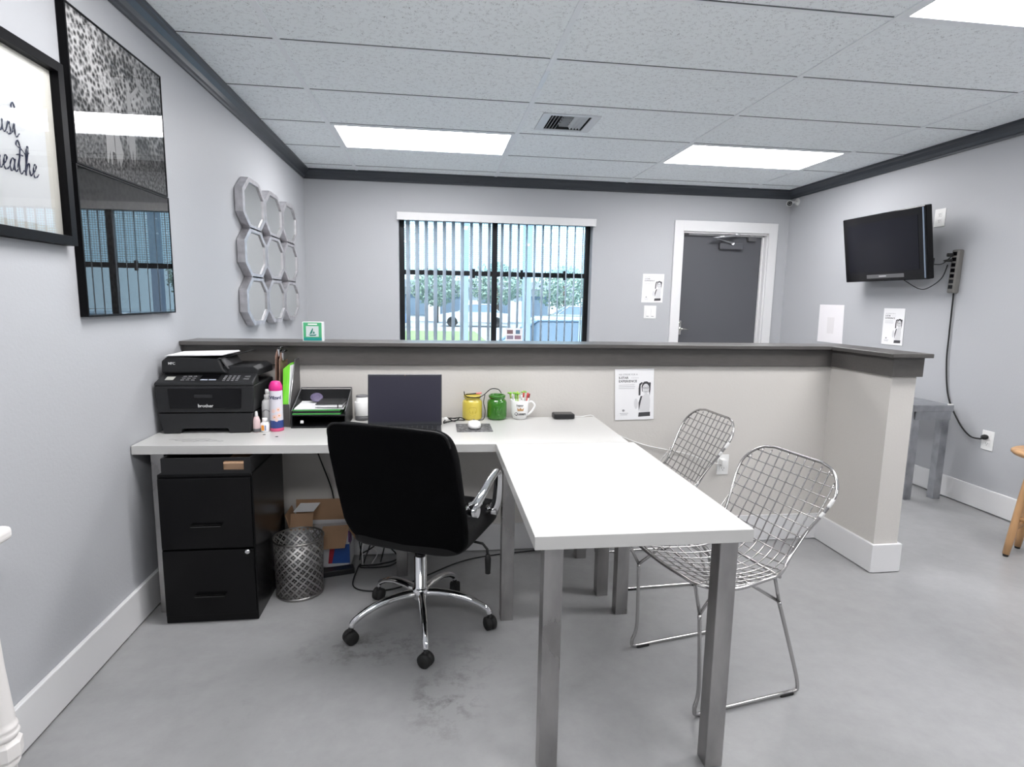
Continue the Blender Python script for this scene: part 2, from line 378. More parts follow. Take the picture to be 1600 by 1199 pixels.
# ceiling tiles with openings for troffers and the vent
XG = [-.02, .4626, 1.6818, 2.901, 4.1202, XR+.02]
YG = [2.8269+.6096*(j-1) for j in range(-9, 6)]; YG = [YF] + [y for y in YG if y > YF+.1] + [YB+.02]
TROF = [(1, 3), (3, 3), (3, -1), (1, -1), (1, -5), (3, -5)]   # (column, row index where 0 is the row starting at y=2.2173)
def row_y(j): return 2.2173+.6096*j
VX0, VX1, VY0, VY1 = 1.80, 2.11, 3.60, 3.90
ce = MB()
def cellq(x0, x1, y0, y1): ce.box(x0, y0, H, x1, y1, H+.015)
for a in range(5):
    for bI in range(len(YG)-1):
        y0, y1 = YG[bI], YG[bI+1]; x0, x1 = XG[a], XG[a+1]
        if any(a == c and abs(y0-row_y(j)) < .01 for (c, j) in TROF): continue
        if x0 < VX0 < x1 and y0 < VY0 < y1:
            cellq(x0, VX0, y0, y1); cellq(VX1, x1, y0, y1); cellq(VX0, VX1, y0, VY0); cellq(VX0, VX1, VY1, y1); continue
        cellq(x0, x1, y0, y1)
ceiling = struct('ceiling', ce, TILE)
gr = MB()
for x in XG[1:5]: gr.box(x-.012, YF, H-.004, x+.012, YB, H+.001)
for y in YG[1:-1]:
    for a in range(5): gr.box(XG[a]+(.012 if a else 0), y-.012, H-.003, XG[a+1]-(.012 if a < 4 else 0), y+.0085, H+.001)
gr.build('grid', GRID, ceiling)
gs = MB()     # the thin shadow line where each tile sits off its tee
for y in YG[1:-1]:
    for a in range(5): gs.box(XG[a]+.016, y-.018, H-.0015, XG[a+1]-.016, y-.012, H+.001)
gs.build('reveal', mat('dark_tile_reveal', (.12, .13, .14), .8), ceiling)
tp = MB().box(1.6705, 2.95, H-.0046, 1.6935, 3.19, H-.004)
tp.build('tape', mat('white_gloss_tape', (.9, .93, .95), .2), ceiling)
struct('light_block_slab', MB().box(-.15, YF-.15, 2.6, XR+.15, YB+TH, 2.66), mat('light_block_grey', (.3, .3, .3), .9))  # unseen slab added over the tiles to stop sky light leaking in

# crown moulding
def crown(axis, w0, w1, wall, sgn):
    # stepped cove profile: (distance from wall, height)
    pr = [(0, 2.289), (.010, 2.289), (.012, 2.300), (.020, 2.306), (.026, 2.325), (.040, 2.345), (.052, 2.352), (.056, 2.356), (.056, H-.0005), (0, H-.0005)]
    m = MB(); pts = [(wall+sgn*d, z) for d, z in pr]
    m.prism(pts, axis, w0, w1); return m
struct('trim_2', crown('y', YF, YB, 0, 1), CROWN)
struct('trim_3', crown('y', YF, YB, XR, -1), CROWN)
m = crown('x', 0.0, XR, YB, -1); struct('trim_4', m, CROWN)
# baseboards
def bboard(x0, y0, x1, y1, name):
    m = MB().box(x0, y0, .006, x1, y1, .135); 
    m.box(min(x0, x1)+0.0, y0, .135, x1, y1, .146)
    return struct(name, m, TRIMW, bevel=.003)
bboard(0, YF, .016, YH, 'baseboard_left'); bboard(0, YH+.13, .016, YB, 'baseboard_left_rear')
bboard(XR-.016, YF, XR, YB, 'baseboard_right')
bboard(.016, YB-.016, DX0-.09, YB, 'baseboard_back')

# half wall (L-shaped) with cap, fascia, baseboards
HT = 1.042
WGX0, WGX1, WGY = 3.226, 3.352, 2.412
hw = MB().box(0, YH, 0, WGX1, YH+.125, HT).box(WGX0, WGY, 0, WGX1, YH, HT)
hwall = struct('wall_partition', hw, PART)
fb = MB().box(0, YH-.018, .953, WGX0, YH, HT).box(WGX0-.016, WGY-.018, .953, WGX0, YH, HT)
fb.box(WGX0, WGY-.018, .953, WGX1+.016, WGY, HT).box(WGX1, WGY, .953, WGX1+.016, YH+.143, HT).box(0, YH+.125, .953, WGX1, YH+.143, HT)
fb.build('fascia', CAPM, hwall, .0015)
cp = MB().prism([(0, YH-.042), (WGX0-.04, YH-.042), (WGX0-.04, WGY-.042), (WGX1+.04, WGY-.042), (WGX1+.04, YH+.167), (0, YH+.167)], 'z', HT, 1.061)
cp.build('cap', CAPTOP, hwall, .003)
bb = MB()
def bb2(x0, y0, x1, y1): bb.box(x0, y0, .004, x1, y1, .132).box(x0, y0, .132, x1, y1, .142)
bb2(0.016, YH-.015, WGX0, YH); bb2(WGX0-.015, WGY-.015, WGX0, YH-.015); bb2(WGX0, WGY-.015, WGX1+.015, WGY); bb2(WGX1, WGY, WGX1+.015, YH+.14)
bb.build('skirting', TRIMW, hwall, .002)

# window
win = thing('window_1', None, None, (1.71, YB, WZ0)); win['kind'] = 'structure'
GF = mat('black_aluminium', (.012, .013, .016), .35, .3)
fx = MB()
wy0, wy1 = YB+.098, YB+.143
fx.box(WX0, wy0, WZ0, WX0+.045, wy1, WZ1).box(WX1-.045, wy0, WZ0, WX1, wy1, WZ1).box(WX0, wy0, WZ1-.05, WX1, wy1, WZ1).box(WX0, wy0, WZ0, WX1, wy1, WZ0+.05)
fx.box(1.672, wy0-.01, WZ0, 1.722, wy1, WZ1)
fx.build('window_frame', GF, win, .002)
fx = MB().box(WX0+.04, wy0+.005, 1.49, 1.672, wy1-.01, 1.535).box(1.722, wy0+.005, 1.49, WX1-.04, wy1-.01, 1.535)
fx.build('meeting_rail', GF, win, .002)
for lx in (1.06, 1.50, 1.955, 2.37):
    MB().box(lx-.012, wy0-.02, 1.468, lx+.012, wy0+.005, 1.555).box(lx-.03, wy0-.012, 1.495, lx+.03, wy0+.004, 1.525).build('sash_lock', GF, win, .002)
MB().box(WX0+.04, wy1-.03, WZ0+.04, 1.68, wy1-.026, WZ1-.04).box(1.715, wy1-.03, WZ0+.04, WX1-.04, wy1-.026, WZ1-.04).build('pane', GLASS, win)
MB().box(WX0+.04, wy1-.024, 1.53, 1.68, wy1-.0235, WZ1-.04).box(1.715, wy1-.024, 1.53, WX1-.04, wy1-.0235, WZ1-.04).build('window_film', FILM, win)
st = MB().box(WX0, YB, WZ0-.001, WX1, YB+.098, WZ0+.02).box(WX0-.03, YB-.03, WZ0-.02, WX1+.03, YB, WZ0+.02)
st.build('window_sill', TRIMW, win, .002)

# vertical blinds: one on each half of the window
def blind(x0, x1, label, stack=0):
    t = thing('vertical_blind', label, 'blind', (x0, YB+.03, WZ1), group='vertical blinds in the window')
    MB().box(x0, YB+.03, 1.99, x1, YB+.066, 2.02).build('headrail', WHT, t, .002)
    n = int(round((x1-x0-.06)/.0765)); ang = R(69)
    for i in range(n):
        x = x0+.05+(x1-x0-.1)*i/(n-1); a = ang+R(random.uniform(-2, 2))
        mb = MB(); pts = []
        for k in range(7):
            u = -.0445+.089*k/6; bow = .004*(1-(u/.0445)**2)
            pts.append((x+u*math.cos(a)-bow*math.sin(a), YB+.048+u*math.sin(a)+bow*math.cos(a)))
        vs = [(p[0], p[1], 1.99) for p in pts]+[(p[0], p[1], .835) for p in pts]
        mb.add(vs, [(k, k+1, k+8, k+7) for k in range(6)], 0, True)
        o = mb.build('vane', VANE, t); s = o.modifiers.new('thick', 'SOLIDIFY'); s.thickness = .0012
    return t
blind(WX0+.03, 1.69, 'white vertical blind over the left half of the window')
blind(1.71, WX1-.03, 'white vertical blind over the right half of the window')
v = MB().box(WX0-.012, YB-.045, 1.965, WX1+.018, YB-.03, 2.032).box(WX0-.012, YB-.045, 1.965, WX0+.002, YB, 2.032).box(WX1+.004, YB-.045, 1.965, WX1+.018, YB, 2.032).box(WX0, YB-.03, 2.02, WX1, YB, 2.032)
setp(v.build('blind_valance', TRIMW, None, .002), 'white valance board across the top of the window', 'valance')
# card with four swatches leaning in the window
cw = thing('window_card', 'small white card with four coloured blocks standing at the bottom of the window', 'card', (1.88, YB-.012, WZ0+.02))
MB().box(1.80, YB-.014, WZ0+.02, 1.96, YB-.008, 1.01).build('card', PAPER, cw)
for (a, bq, c2, d, cc) in ((1.812, .955, 1.868, .992, (120, 95, 100)), (1.895, .955, 1.935, .992, (95, 125, 150)), (1.812, .905, 1.872, .94, (140, 130, 150)), (1.885, .905, 1.945, .94, (150, 120, 135))):
    MB().box(a, YB-.0155, bq, c2, YB-.0145, d).build('printed_block', mat('block_%d_%d' % (a*1000, bq*1000), cc, .7), cw)

# door
dr = thing('door_1', None, None, (3.93, YB, 0)); dr['kind'] = 'structure'
MB().box(DX0+.012, YB+.07, .005, DX1-.012, YB+.115, DZ1-.01).build('slab', mat('charcoal_door_paint', (.092, .094, .105), .42), dr, .002)
cs_ = MB()
CW = .088
cs_.box(DX0-CW, YB-.018, 0, DX0, YB, DZ1+CW+.01).box(DX1, YB-.018, 0, DX1+CW, YB, DZ1+CW+.01).box(DX0, YB-.018, DZ1, DX1, YB, DZ1+CW+.01)
cs_.build('casing', TRIMW, dr, .002)
jb = MB().box(DX0, YB, 0, DX0+.014, YB+TH, DZ1).box(DX1-.014, YB, 0, DX1, YB+TH, DZ1).box(DX0, YB, DZ1-.014, DX1, YB+TH, DZ1)
jb.box(DX1-.03, YB+.045, 0, DX1-.014, YB+.068, DZ1-.014).box(DX0+.014, YB+.045, 0, DX0+.026, YB+.068, DZ1-.014).box(DX0+.014, YB+.045, DZ1-.028, DX1-.014, YB+.068, DZ1-.014)
jb.build('jamb', TRIMW, dr, .001)
MB().box(3.90, YB+.03, 1.80, 4.14, YB+.07, 1.865).build('door_closer', mat('charcoal_door_paint', (0, 0, 0)), dr, .006)
ar = MB().tube([(4.06, YB+.02, DZ1-.02), (3.80, YB-.03, 1.90), (4.03, YB+.02, 1.86)], .012, 8)
ar.tube([(4.04, YB+.01, DZ1-.012), (4.08, YB+.01, DZ1-.012)], .014, 8).tube([(4.02, YB+.01, 1.855), (4.04, YB+.05, 1.845)], .012, 8)
ar.build('closer_arm', mat('satin_aluminium', (.75, .76, .78), .3, .7), dr)
MB().box(4.19, YB+.03, 1.885, 4.27, YB+.068, 1.925).box(3.53, YB+.03, 1.928, 3.575, YB+.068, 1.94).build('door_contact', GREYM, dr, .002)
MB().box(4.205, YB+.03, 1.927, 4.245, YB+.045, 1.941).build('contact_switch', WHT, dr, .002)
lh = MB().box(DX0+.018, YB+.06, .96, DX0+.062, YB+.069, 1.10); lh.lathe([(0, .02), (.02, .02), (.022, .03), (.015, .06), (0, .062)], (DX0+.04, YB+.0, 1.02), 14, axis='y')
lh.tube([(DX0+.04, YB+.02, 1.02), (DX0+.05, YB+.015, 1.02), (DX0+.12, YB+.018, 1.015)], .008, 8).lathe([(0, .0), (.016, .0), (.016, .012), (0, .014)], (DX0+.04, YB+.05, 1.075), 14, axis='y')
lh.build('door_handle', mat('satin_nickel', (.62, .61, .58), .25, 1), dr)

# ------------------------------------------------------------------ ceiling fixtures
def troffer(c, j, label):
    x0, x1 = XG[c], XG[c+1]; y0, y1 = row_y(j), row_y(j+1)
    t = thing('ceiling_light', label, 'ceiling light', ((x0+x1)/2, (y0+y1)/2, H), group='fluorescent ceiling lights')
    fr = MB()
    a = .012; b_ = .034
    fr.box(x0+a, y0+a, H-.004, x1-a, y0+b_, H+.004).box(x0+a, y1-b_, H-.004, x1-a, y1-a, H+.004).box(x0+a, y0+b_, H-.004, x0+b_, y1-b_, H+.004).box(x1-b_, y0+b_, H-.004, x1-a, y1-b_, H+.004)
    fr.build('frame', GRID, t, .001)
    MB().box(x0+a, y0+a, H+.004, x1-a, y1-a, H+.11).build('housing', GRID, t)
    d = MB(); d.add([(x0+b_, y0+b_, H+.003), (x1-b_, y0+b_, H+.003), (x1-b_, y1-b_, H+.003), (x0+b_, y1-b_, H+.003)], [(0, 3, 2, 1)])
    d.build('diffuser', DIFF, t)
    return t
troffer(1, 3, 'lit rectangular ceiling light on the left, above the window')
troffer(3, 3, 'lit rectangular ceiling light on the right, above the grey door')
troffer(3, -1, 'lit ceiling light nearest the camera, cut by the upper right corner')
troffer(1, -1, 'added unseen ceiling light above the office chair, lighting the desk front')  # extra fixture added to light the desk front, spaced like the visible ones
troffer(1, -5, 'lit ceiling light behind the camera on the left')
troffer(3, -5, 'lit ceiling light behind the camera on the right')

vt = thing('ceiling_vent', 'white square air vent with louvres in the tiled ceiling', 'vent', ((VX0+VX1)/2, (VY0+VY1)/2, H))
VM = mat('white_vent_enamel', (.72, .75, .77), .4)
m = MB(); o_ = .022
m.box(VX0-o_, VY0-o_, H-.006, VX1+o_, VY0+.006, H).box(VX0-o_, VY1-.006, H-.006, VX1+o_, VY1+o_, H).box(VX0-o_, VY0+.006, H-.006, VX0+.03, VY1-.006, H).box(VX1-.03, VY0+.006, H-.006, VX1+o_, VY1-.006, H)
m.build('frame', VM, vt, .001)
MB().box(VX0, VY0, H+.06, VX1, VY1, H+.07).box(VX0, VY0, H, VX0+.004, VY1, H+.07).box(VX1-.004, VY0, H, VX1, VY1, H+.07).box(VX0, VY0, H, VX1, VY0+.004, H+.07).box(VX0, VY1-.004, H, VX1, VY1, H+.07).build('duct_boot', mat('dark_duct', (.03, .033, .035), .7), vt)
for k, x in enumerate([VX0+.045+.02*i for i in range(4)]+[VX1-.045-.02*i for i in range(4)]):
    ln_ = -1 if k < 4 else 1
    mm_ = MB().hexa([(x, VY0+.01, H), (x+.002, VY0+.01, H), (x+.002, VY1-.01, H), (x, VY1-.01, H)], [(x+ln_*-.014, VY0+.01, H+.02), (x+.002-ln_*.014, VY0+.01, H+.02), (x+.002-ln_*.014, VY1-.01, H+.02), (x-ln_*.014, VY1-.01, H+.02)])
    mm_.build('louvre', VM, vt)
for y in [VY0+.05+.05*i for i in range(5)]:
    MB().hexa([(VX0+.125, y, H+.004), (VX1-.125, y, H+.004), (VX1-.125, y+.002, H+.004), (VX0+.125, y+.002, H+.004)], [(VX0+.125, y+.012, H+.03), (VX1-.125, y+.012, H+.03), (VX1-.125, y+.014, H+.03), (VX0+.125, y+.014, H+.03)]).build('louvre', VM, vt)

# ------------------------------------------------------------------ exterior seen through the window
GZ = -.42
struct('ground', MB().box(-30, YB+.5, GZ-.2, 40, 70, GZ), mat('pale_asphalt', (.42, .43, .45), .9, noise=.15, nscale=1.5))
struct('ground_walk', MB().box(-4, YB+TH, GZ-.1, 9, YB+1.9, GZ+.02), mat('porch_concrete', (.55, .56, .57), .8, noise=.08, nscale=3))
setp(MB().box(-14, 24, GZ, 3.2, 31, GZ+.03).build('lawn', mat('lawn_green', (.22, .33, .12), .9, noise=.25, nscale=6)), 'green lawn strip outside the window', 'grass', kind='stuff')
CARB = mat('blue_grey_car_paint', (.42, .54, .66), .2, .3, coat=1)
CARG = mat('car_glass', (.15, .21, .28), .08)
def car(x, y, rz, paint, label):
    t = thing('car', label, 'car', (x, y, GZ), rz, 'cars parked outside the window')
    prof = [(-2.2, .28), (-2.22, .62), (-2.12, .84), (-1.35, .92), (1.1, .93), (2.0, .80), (2.2, .60), (2.2, .28)]
    body = MB().prism(prof, 'y', -.86, .86); body.build('body', paint, t, .06, local=True, seg=3)
    gh = MB()
    b4 = [(-1.55, -.80), (1.05, -.80), (1.05, .80), (-1.55, .80)]; t4 = [(-.95, -.62), (.35, -.62), (.35, .62), (-.95, .62)]
    gh.hexa([(p[0], p[1], .88) for p in b4], [(p[0], p[1], 1.40) for p in t4]); gh.build('cabin', CARG, t, .05, local=True, seg=3)
    rf = MB().sup((-.30, 0, 1.40), (.72, .64, .05), .5); rf.build('roof', paint, t, local=True)
    for sy in (-1, 1):
        MB().tube([(1.08, sy*.80, .9), (.36, sy*.63, 1.40), (-.95, sy*.63, 1.41), (-1.58, sy*.80, .9)], .03, 6).tube([(-.28, sy*.80, .9), (-.30, sy*.63, 1.4)], .03, 6).build('pillar', paint, t, local=True)
    for wx in (-1.35, 1.38):
        for wy in (-.82, .82):
            wl = MB().lathe([(.0, -.1), (.2, -.1), (.30, -.1), (.32, -.08), (.32, .08), (.30, .1), (.2, .1), (.19, .085), (0, .085)], (wx, wy, .32), 20, axis='y')
            wh = wl.build('wheel', RUB, t, local=True)
    for wy in (-.6, .6): MB().sup((2.17, wy, .66), (.05, .18, .07), .6).build('headlight', WHT, t, local=True)
    return t
car(3.15, 9.5, R(172), CARB, 'blue grey car parked closest outside the right half of the window')
car(-2.6, 35, R(5), mat('dark_blue_car_paint', (.14, .22, .36), .25, .3, coat=1), 'dark blue car parked beyond the lawn outside the left half'); car(3.6, 37, R(176), mat('white_car_paint', (.6, .63, .66), .25, .2, coat=1), 'white car parked across the road behind the middle of the window')
car(9.2, 34, R(178), mat('silver_car_paint', (.5, .53, .56), .25, .5, coat=1), 'silver car parked further back outside the right half')
for (x, lb) in ((1.53, 'blue grey porch column outside the left half of the window'), (2.385, 'blue grey porch column outside the right half of the window')):
    t = thing('porch_column', lb, 'column', (x, 8.0, GZ), group='porch columns outside the window')
    PCM = mat('blue_grey_column_paint', (.30, .38, .50), .6)
    MB().box(x-.055, 7.945, GZ, x+.055, 8.055, 2.75).build('shaft', PCM, t, .005)
    MB().box(x-.085, 7.915, GZ, x+.085, 8.085, GZ+.14).build('base', PCM, t, .005)
bl = thing('building', 'low white commercial building across the car park', 'building', (2, 46, GZ))
MB().box(-20, 46, GZ, 12, 54, 2.2).build('wall', mat('white_stucco', (.7, .72, .74), .9, noise=.04, nscale=2), bl)
MB().box(-20.6, 45.2, 2.1, 12.6, 54.6, 2.7).build('roof', mat('grey_roof_edge', (.3, .33, .38), .7), bl, .05)
for i in range(8):
    MB().box(-14.5+i*3.2, 45.9, .0, -12.4+i*3.2, 46.03, 1.6).build('window', CARG, bl, .02)
def tree(x, y, h, r, label):
    t = thing('tree', label, 'tree', (x, y, GZ), group='trees outside the window')
    MB().tube([(x, y, GZ), (x+.05, y, GZ+h*.3), (x-.05, y+.1, GZ+h*.7)], [.16, .12, .05], 8).build('trunk', mat('bark', (.12, .09, .07), .9), t)
    mb = MB(); rnd = random.Random(int(x*100)); vs = []; fs = []
    for i in range(1500):
        a = rnd.uniform(0, 2*PI); u = rnd.uniform(-1, 1); q = rnd.uniform(.35, 1)**.5
        c = Vector((x+r*q*math.cos(a)*math.sqrt(1-u*u)*(1+.25*math.sin(3*a)), y+r*q*math.sin(a)*math.sqrt(1-u*u), GZ+h*.66+r*.8*q*u))
        d1 = Vector((rnd.gauss(0, 1), rnd.gauss(0, 1), rnd.gauss(0, 1))).normalized()*.13; d2 = d1.orthogonal().normalized()*.08
        k = len(vs); vs += [c-d1, c+d2, c+d1, c-d2]; fs.append((k, k+1, k+2, k+3))
    mb.add(vs, fs); mb.build('foliage', mat('leaf_green', (.24, .33, .27), .7, noise=.3, nscale=3), t)
tree(10.0, 40, 3.9, 1.9, 'green leafy tree between the car park middle and its right end')
tree(1.2, 42, 3.8, 1.7, 'green leafy tree behind the left porch column')
tree(-3.2, 41, 4.0, 1.9, 'green leafy tree at the left edge of the window view')
tree(5.4, 41, 4.2, 1.9, 'green leafy tree behind the middle of the car park')
tree(14.5, 42, 4.3, 2.2, 'green leafy tree toward the right edge of the window view')

# ------------------------------------------------------------------ tables
def sqleg(x, y, z1, parent, w=.05, mt=None):
    m = MB().box(x-w/2, y-w/2, .004, x+w/2, y+w/2, z1).box(x-w/2-.0, y-w/2, .0, x+w/2, y+w/2, .004)
    m.box(x-.038, y-.038, z1-.004, x+.038, y+.038, z1)
    return m.build('leg', mt or STEEL, parent, .003)
TZ, TB = .70, .665
rd = thing('desk', 'white topped desk end toward the camera, on square steel legs', 'desk', (1.67, 1.79, 0))
MB().box(1.383, 1.330, TB, 1.952, 2.255, TZ).build('desktop', DESK, rd, .0015)
for (x, y) in ((1.442, 1.405), (1.905, 1.385), (1.425, 2.18), (1.898, 2.18)): sqleg(x, y, TB, rd)
bdk = thing('desk', 'long white topped desk along the half wall carrying the printer and laptop', 'desk', (.97, 2.54, 0))
MB().prism([(.004, 2.308), (1.372, 2.2605), (1.932, 2.260), (1.934, 2.785), (.004, 2.81)], 'z', TB, TZ-.0005).build('desktop', DESK, bdk, .0015)
for (x, y) in ((.075, 2.375), (1.862, 2.335), (.99, 2.60), (.075, 2.74), (1.862, 2.71)): sqleg(x, y, TB, bdk)
# pencil scribble on the desk corner
sc = MB()
for r0 in range(3):
    pts = [(.10+.012*k+.03*r0, 2.40-.018*r0+.004*math.sin(k*2.3+r0), TZ+.0005) for k in range(14)]
    sc.tube(pts, .0007, 4)
sc.build('pencil_marks', INKG, bdk)
mk = MB()
for (x, y) in ((.44, 2.47), (.50, 2.43)): mk.lathe([(0, 0), (.006, 0), (.006, .0006), (0, .0008)], (x, y, TZ), 8)
mk.build('ink_marks', INK, bdk)

# ------------------------------------------------------------------ file cabinet + box on it
fc = thing('filing_cabinet', 'glossy black two-drawer filing cabinet under the left of the desk', 'cabinet', (.28, 2.43, 0))
MB().box(.108, 2.262, .0, .450, 2.70, .598).build('body', BLKM, fc, .004)
for (z0, z1, hz) in ((.035, .300, .118), (.306, .585, .400)):
    d = MB().box(.113, 2.250, z0, .445, 2.262, z1).build('drawer', BLKM, fc, .003)
    h = MB().box(.225, 2.236, hz, .335, 2.250, hz+.006).box(.225, 2.236, hz-.003, .335, 2.239, hz+.006).build('handle', mat('dark_steel_edge', (.10, .10, .10), .25, 1), d, .001)
lk = MB().lathe([(0, -.012), (.008, -.012), (.0095, -.008), (.0095, 0)], (.425, 2.25, .292), 16, axis='y').build('lock', CHROME, fc)
sb_ = thing('storage_box', 'black storage box with a cutout handle on top of the filing cabinet', 'box', (.29, 2.43, .598))
s2 = MB().box(.125, 2.262, .598, .445, 2.268, .612).box(.125, 2.262, .648, .445, 2.268, .66)
s2.box(.125, 2.262, .612, .345, 2.268, .648).box(.420, 2.262, .612, .445, 2.268, .648).box(.125, 2.268, .598, .131, 2.69, .66).box(.439, 2.268, .598, .445, 2.69, .66).box(.131, 2.684, .598, .439, 2.69, .66).box(.131, 2.268, .598, .439, 2.684, .603)
s2.build('box_shell', mat('black_card', (.008, .008, .009), .55), sb_)
MB().box(.335, 2.272, .604, .428, 2.60, .634).build('tan_contents', mat('tan_folder', (.42, .27, .17), .7), sb_)

# ------------------------------------------------------------------ wastebasket
wbk = thing('wastebasket', 'round pierced metal wastebasket with quatrefoil holes beside the filing cabinet', 'wastebasket', (.56, 2.478, 0))
bx_, by_ = .56, 2.478
SEG = 56; me = bpy.data.meshes.new('pierced_wall'); vs, fs, uvs = [], [], []
hz_ = .25
for i in range(SEG+1):
    a = 2*PI*i/SEG
    for k, (r, z) in enumerate(((.096, .008), (.103, hz_))): vs.append((r*math.cos(a), r*math.sin(a), z))
for i in range(SEG): fs.append((2*i, 2*i+2, 2*i+3, 2*i+1)); uvs += [(i/SEG*18, 0), ((i+1)/SEG*18, 0), ((i+1)/SEG*18, 7), (i/SEG*18, 7)]
me.from_pydata(vs, [], fs); ul = me.uv_layers.new(name='UVMap')
for i, u_ in enumerate(uvs): ul.data[i].uv = u_
me.materials.append(PIERCE); me.polygons.foreach_set('use_smooth', [True]*len(fs))
o = bpy.data.objects.new('pierced_wall', me); COL.objects.link(o); o.parent = wbk
s = o.modifiers.new('t', 'SOLIDIFY'); s.thickness = .0012
PEW = mat('pewter_rim', (.36, .35, .34), .3, 1)
MB().tube([(.1035*math.cos(2*PI*i/40), .1035*math.sin(2*PI*i/40), hz_) for i in range(40)], .0035, 8, True).build('rim', PEW, wbk, local=True)
MB().lathe([(0, .004), (.09, .004), (.098, 0), (.099, .01), (.095, .012), (0, .009)], (0, 0, 0), 40).build('base', PEW, wbk, local=True)

# ------------------------------------------------------------------ cardboard box under desk
cb = thing('cardboard_box', 'open cardboard box with kraft flaps on the floor behind the wastebasket', 'box', (.62, 2.72, .012))
z0 = .012
X0, X1, Y0, Y1, ZT = .478, .745, 2.67, 2.80, .20
MB().box(X0, Y0, z0, X1, Y0+.004, ZT).box(X0, Y1-.004, z0, X1, Y1, ZT).box(X0, Y0, z0, X0+.004, Y1, ZT).box(X1-.004, Y0, z0, X1, Y1, ZT).box(X0, Y0, z0, X1, Y1, z0+.004).build('box_walls', mat('white_printed_card', (.72, .72, .74), .6), cb)
def flap(p, q, dv, m=CARD, nm='flap'):
    p, q, dv = Vector(p), Vector(q), Vector(dv); nn = (q-p).cross(dv).normalized()*.003
    MB().hexa([p, q, q+dv, p+dv], [p+nn, q+nn, q+dv+nn, p+dv+nn]).build(nm, m, cb)
flap((X0, Y1-.002, ZT), (X1, Y1-.002, ZT), (0, .012, .10))
flap((X1-.12, Y0, ZT+.015), (X1, Y0, ZT+.02), (-.015, -.055, -.09))
flap((X0, Y0, ZT), (X0+.10, Y0, ZT), (0, .03, .07)); flap((X0+.002, Y1, ZT), (X0+.002, Y0, ZT), (-.020, 0, .075)); flap((X1-.002, Y0, ZT), (X1-.002, Y1, ZT), (.03, 0, -.05))
flap((X0+.01, Y0+.035, ZT+.075), (X0+.10, Y0+.035, ZT+.075), (.02, .06, .02), PAPER, 'paper_sheet')
MB().box(X0+.02, Y0+.03, z0+.01, X1-.02, Y1-.03, ZT-.01).build('contents', mat('grey_white_contents', (.55, .55, .56), .7), cb)
MB().box(X1-.085, Y0-.0006, z0+.02, X1-.002, Y0, .125).build('blue_print', mat('blue_print', (.03, .10, .36), .5), cb)
MB().hexa([(X1-.10, Y0-.0008, z0+.02), (X1-.083, Y0-.0008, z0+.02), (X1-.083, Y0, z0+.02), (X1-.10, Y0, z0+.02)], [(X1-.09, Y0-.0008, .125), (X1-.065, Y0-.0008, .125), (X1-.065, Y0, .125), (X1-.09, Y0, .125)]).build('red_print', mat('red_print', (.45, .03, .05), .5), cb)
MB().box(X1-.006, Y0-.0009, .135, X1-.001, Y0+.0, .19).box(X1, Y0+.01, .12, X1+.0006, Y0+.06, .19).build('purple_print', mat('purple_print', (.13, .02, .2), .5), cb)
ps = MB().box(.50, 2.56, 0, .73, 2.625, .03, M=Matrix.Rotation(0, 4, 'Z')); 
pst = thing('power_strip', 'black power strip lying on the floor in front of the cardboard box', 'power strip', (.66, 2.64, 0))
Mp = Matrix.Translation((.60, 2.605, 0)) @ Matrix.Rotation(R(14), 4, 'Z')
MB().box(-.03, -.024, 0, .17, .024, .028, M=Mp).build('strip_body', BLKP, pst, .004)

# loose cables under the desk
cbm = thing('cable_bundle', 'tangle of black power cables on the floor under the desk behind the office chair', 'cables', (.85, 2.70, 0))
def cabp(pts, r=.0035, nm='cable', m=RUB, par=None, n=10): return MB().tube(bez(pts, n), r, 6).build(nm, m, par if par is not None else cbm)
cabp([(.785, 2.70, .03), (.80, 2.72, .14), (.84, 2.74, .17), (.90, 2.75, .09), (.96, 2.75, .012), (.88, 2.70, .006), (.785, 2.66, .02)])
cabp([(.785, 2.72, .05), (.83, 2.73, .07), (.92, 2.74, .12), (.98, 2.73, .04), (.93, 2.68, .006), (.80, 2.67, .006), (.79, 2.68, .02)])
cabp([(.80, 2.70, .006), (.84, 2.74, .11), (.88, 2.77, .16), (.90, 2.76, .10), (.88, 2.72, .006)])
cabp([(.785, 2.66, .02), (.78, 2.50, .005), (.86, 2.44, .005), (.98, 2.46, .005), (1.10, 2.56, .005), (1.32, 2.72, .005), (1.7, 2.79, .006), (2.1, 2.80, .006)], .003)
cabp([(.80, 2.69, .01), (.80, 2.72, .10), (.86, 2.76, .04), (.84, 2.70, .01)], .0025, 'white_cable', WHT)
hc1 = setp(MB().tube(bez([(.55, 2.78, .66), (.60, 2.79, .50), (.64, 2.812, .36), (.655, 2.820, .26), (.66, 2.821, .10)], 8), .0035, 6).build('hanging_cable', RUB), 'black cable running down the half wall from the desk behind the cardboard box', 'cable')
hc2 = setp(MB().tube(bez([(.82, 2.78, .66), (.79, 2.79, .55), (.755, 2.80, .42), (.752, 2.812, .22), (.78, 2.80, .01)], 8), .0025, 6).build('hanging_cable', RUB), 'thin black cable hanging down beside the left edge of the chair', 'cable')

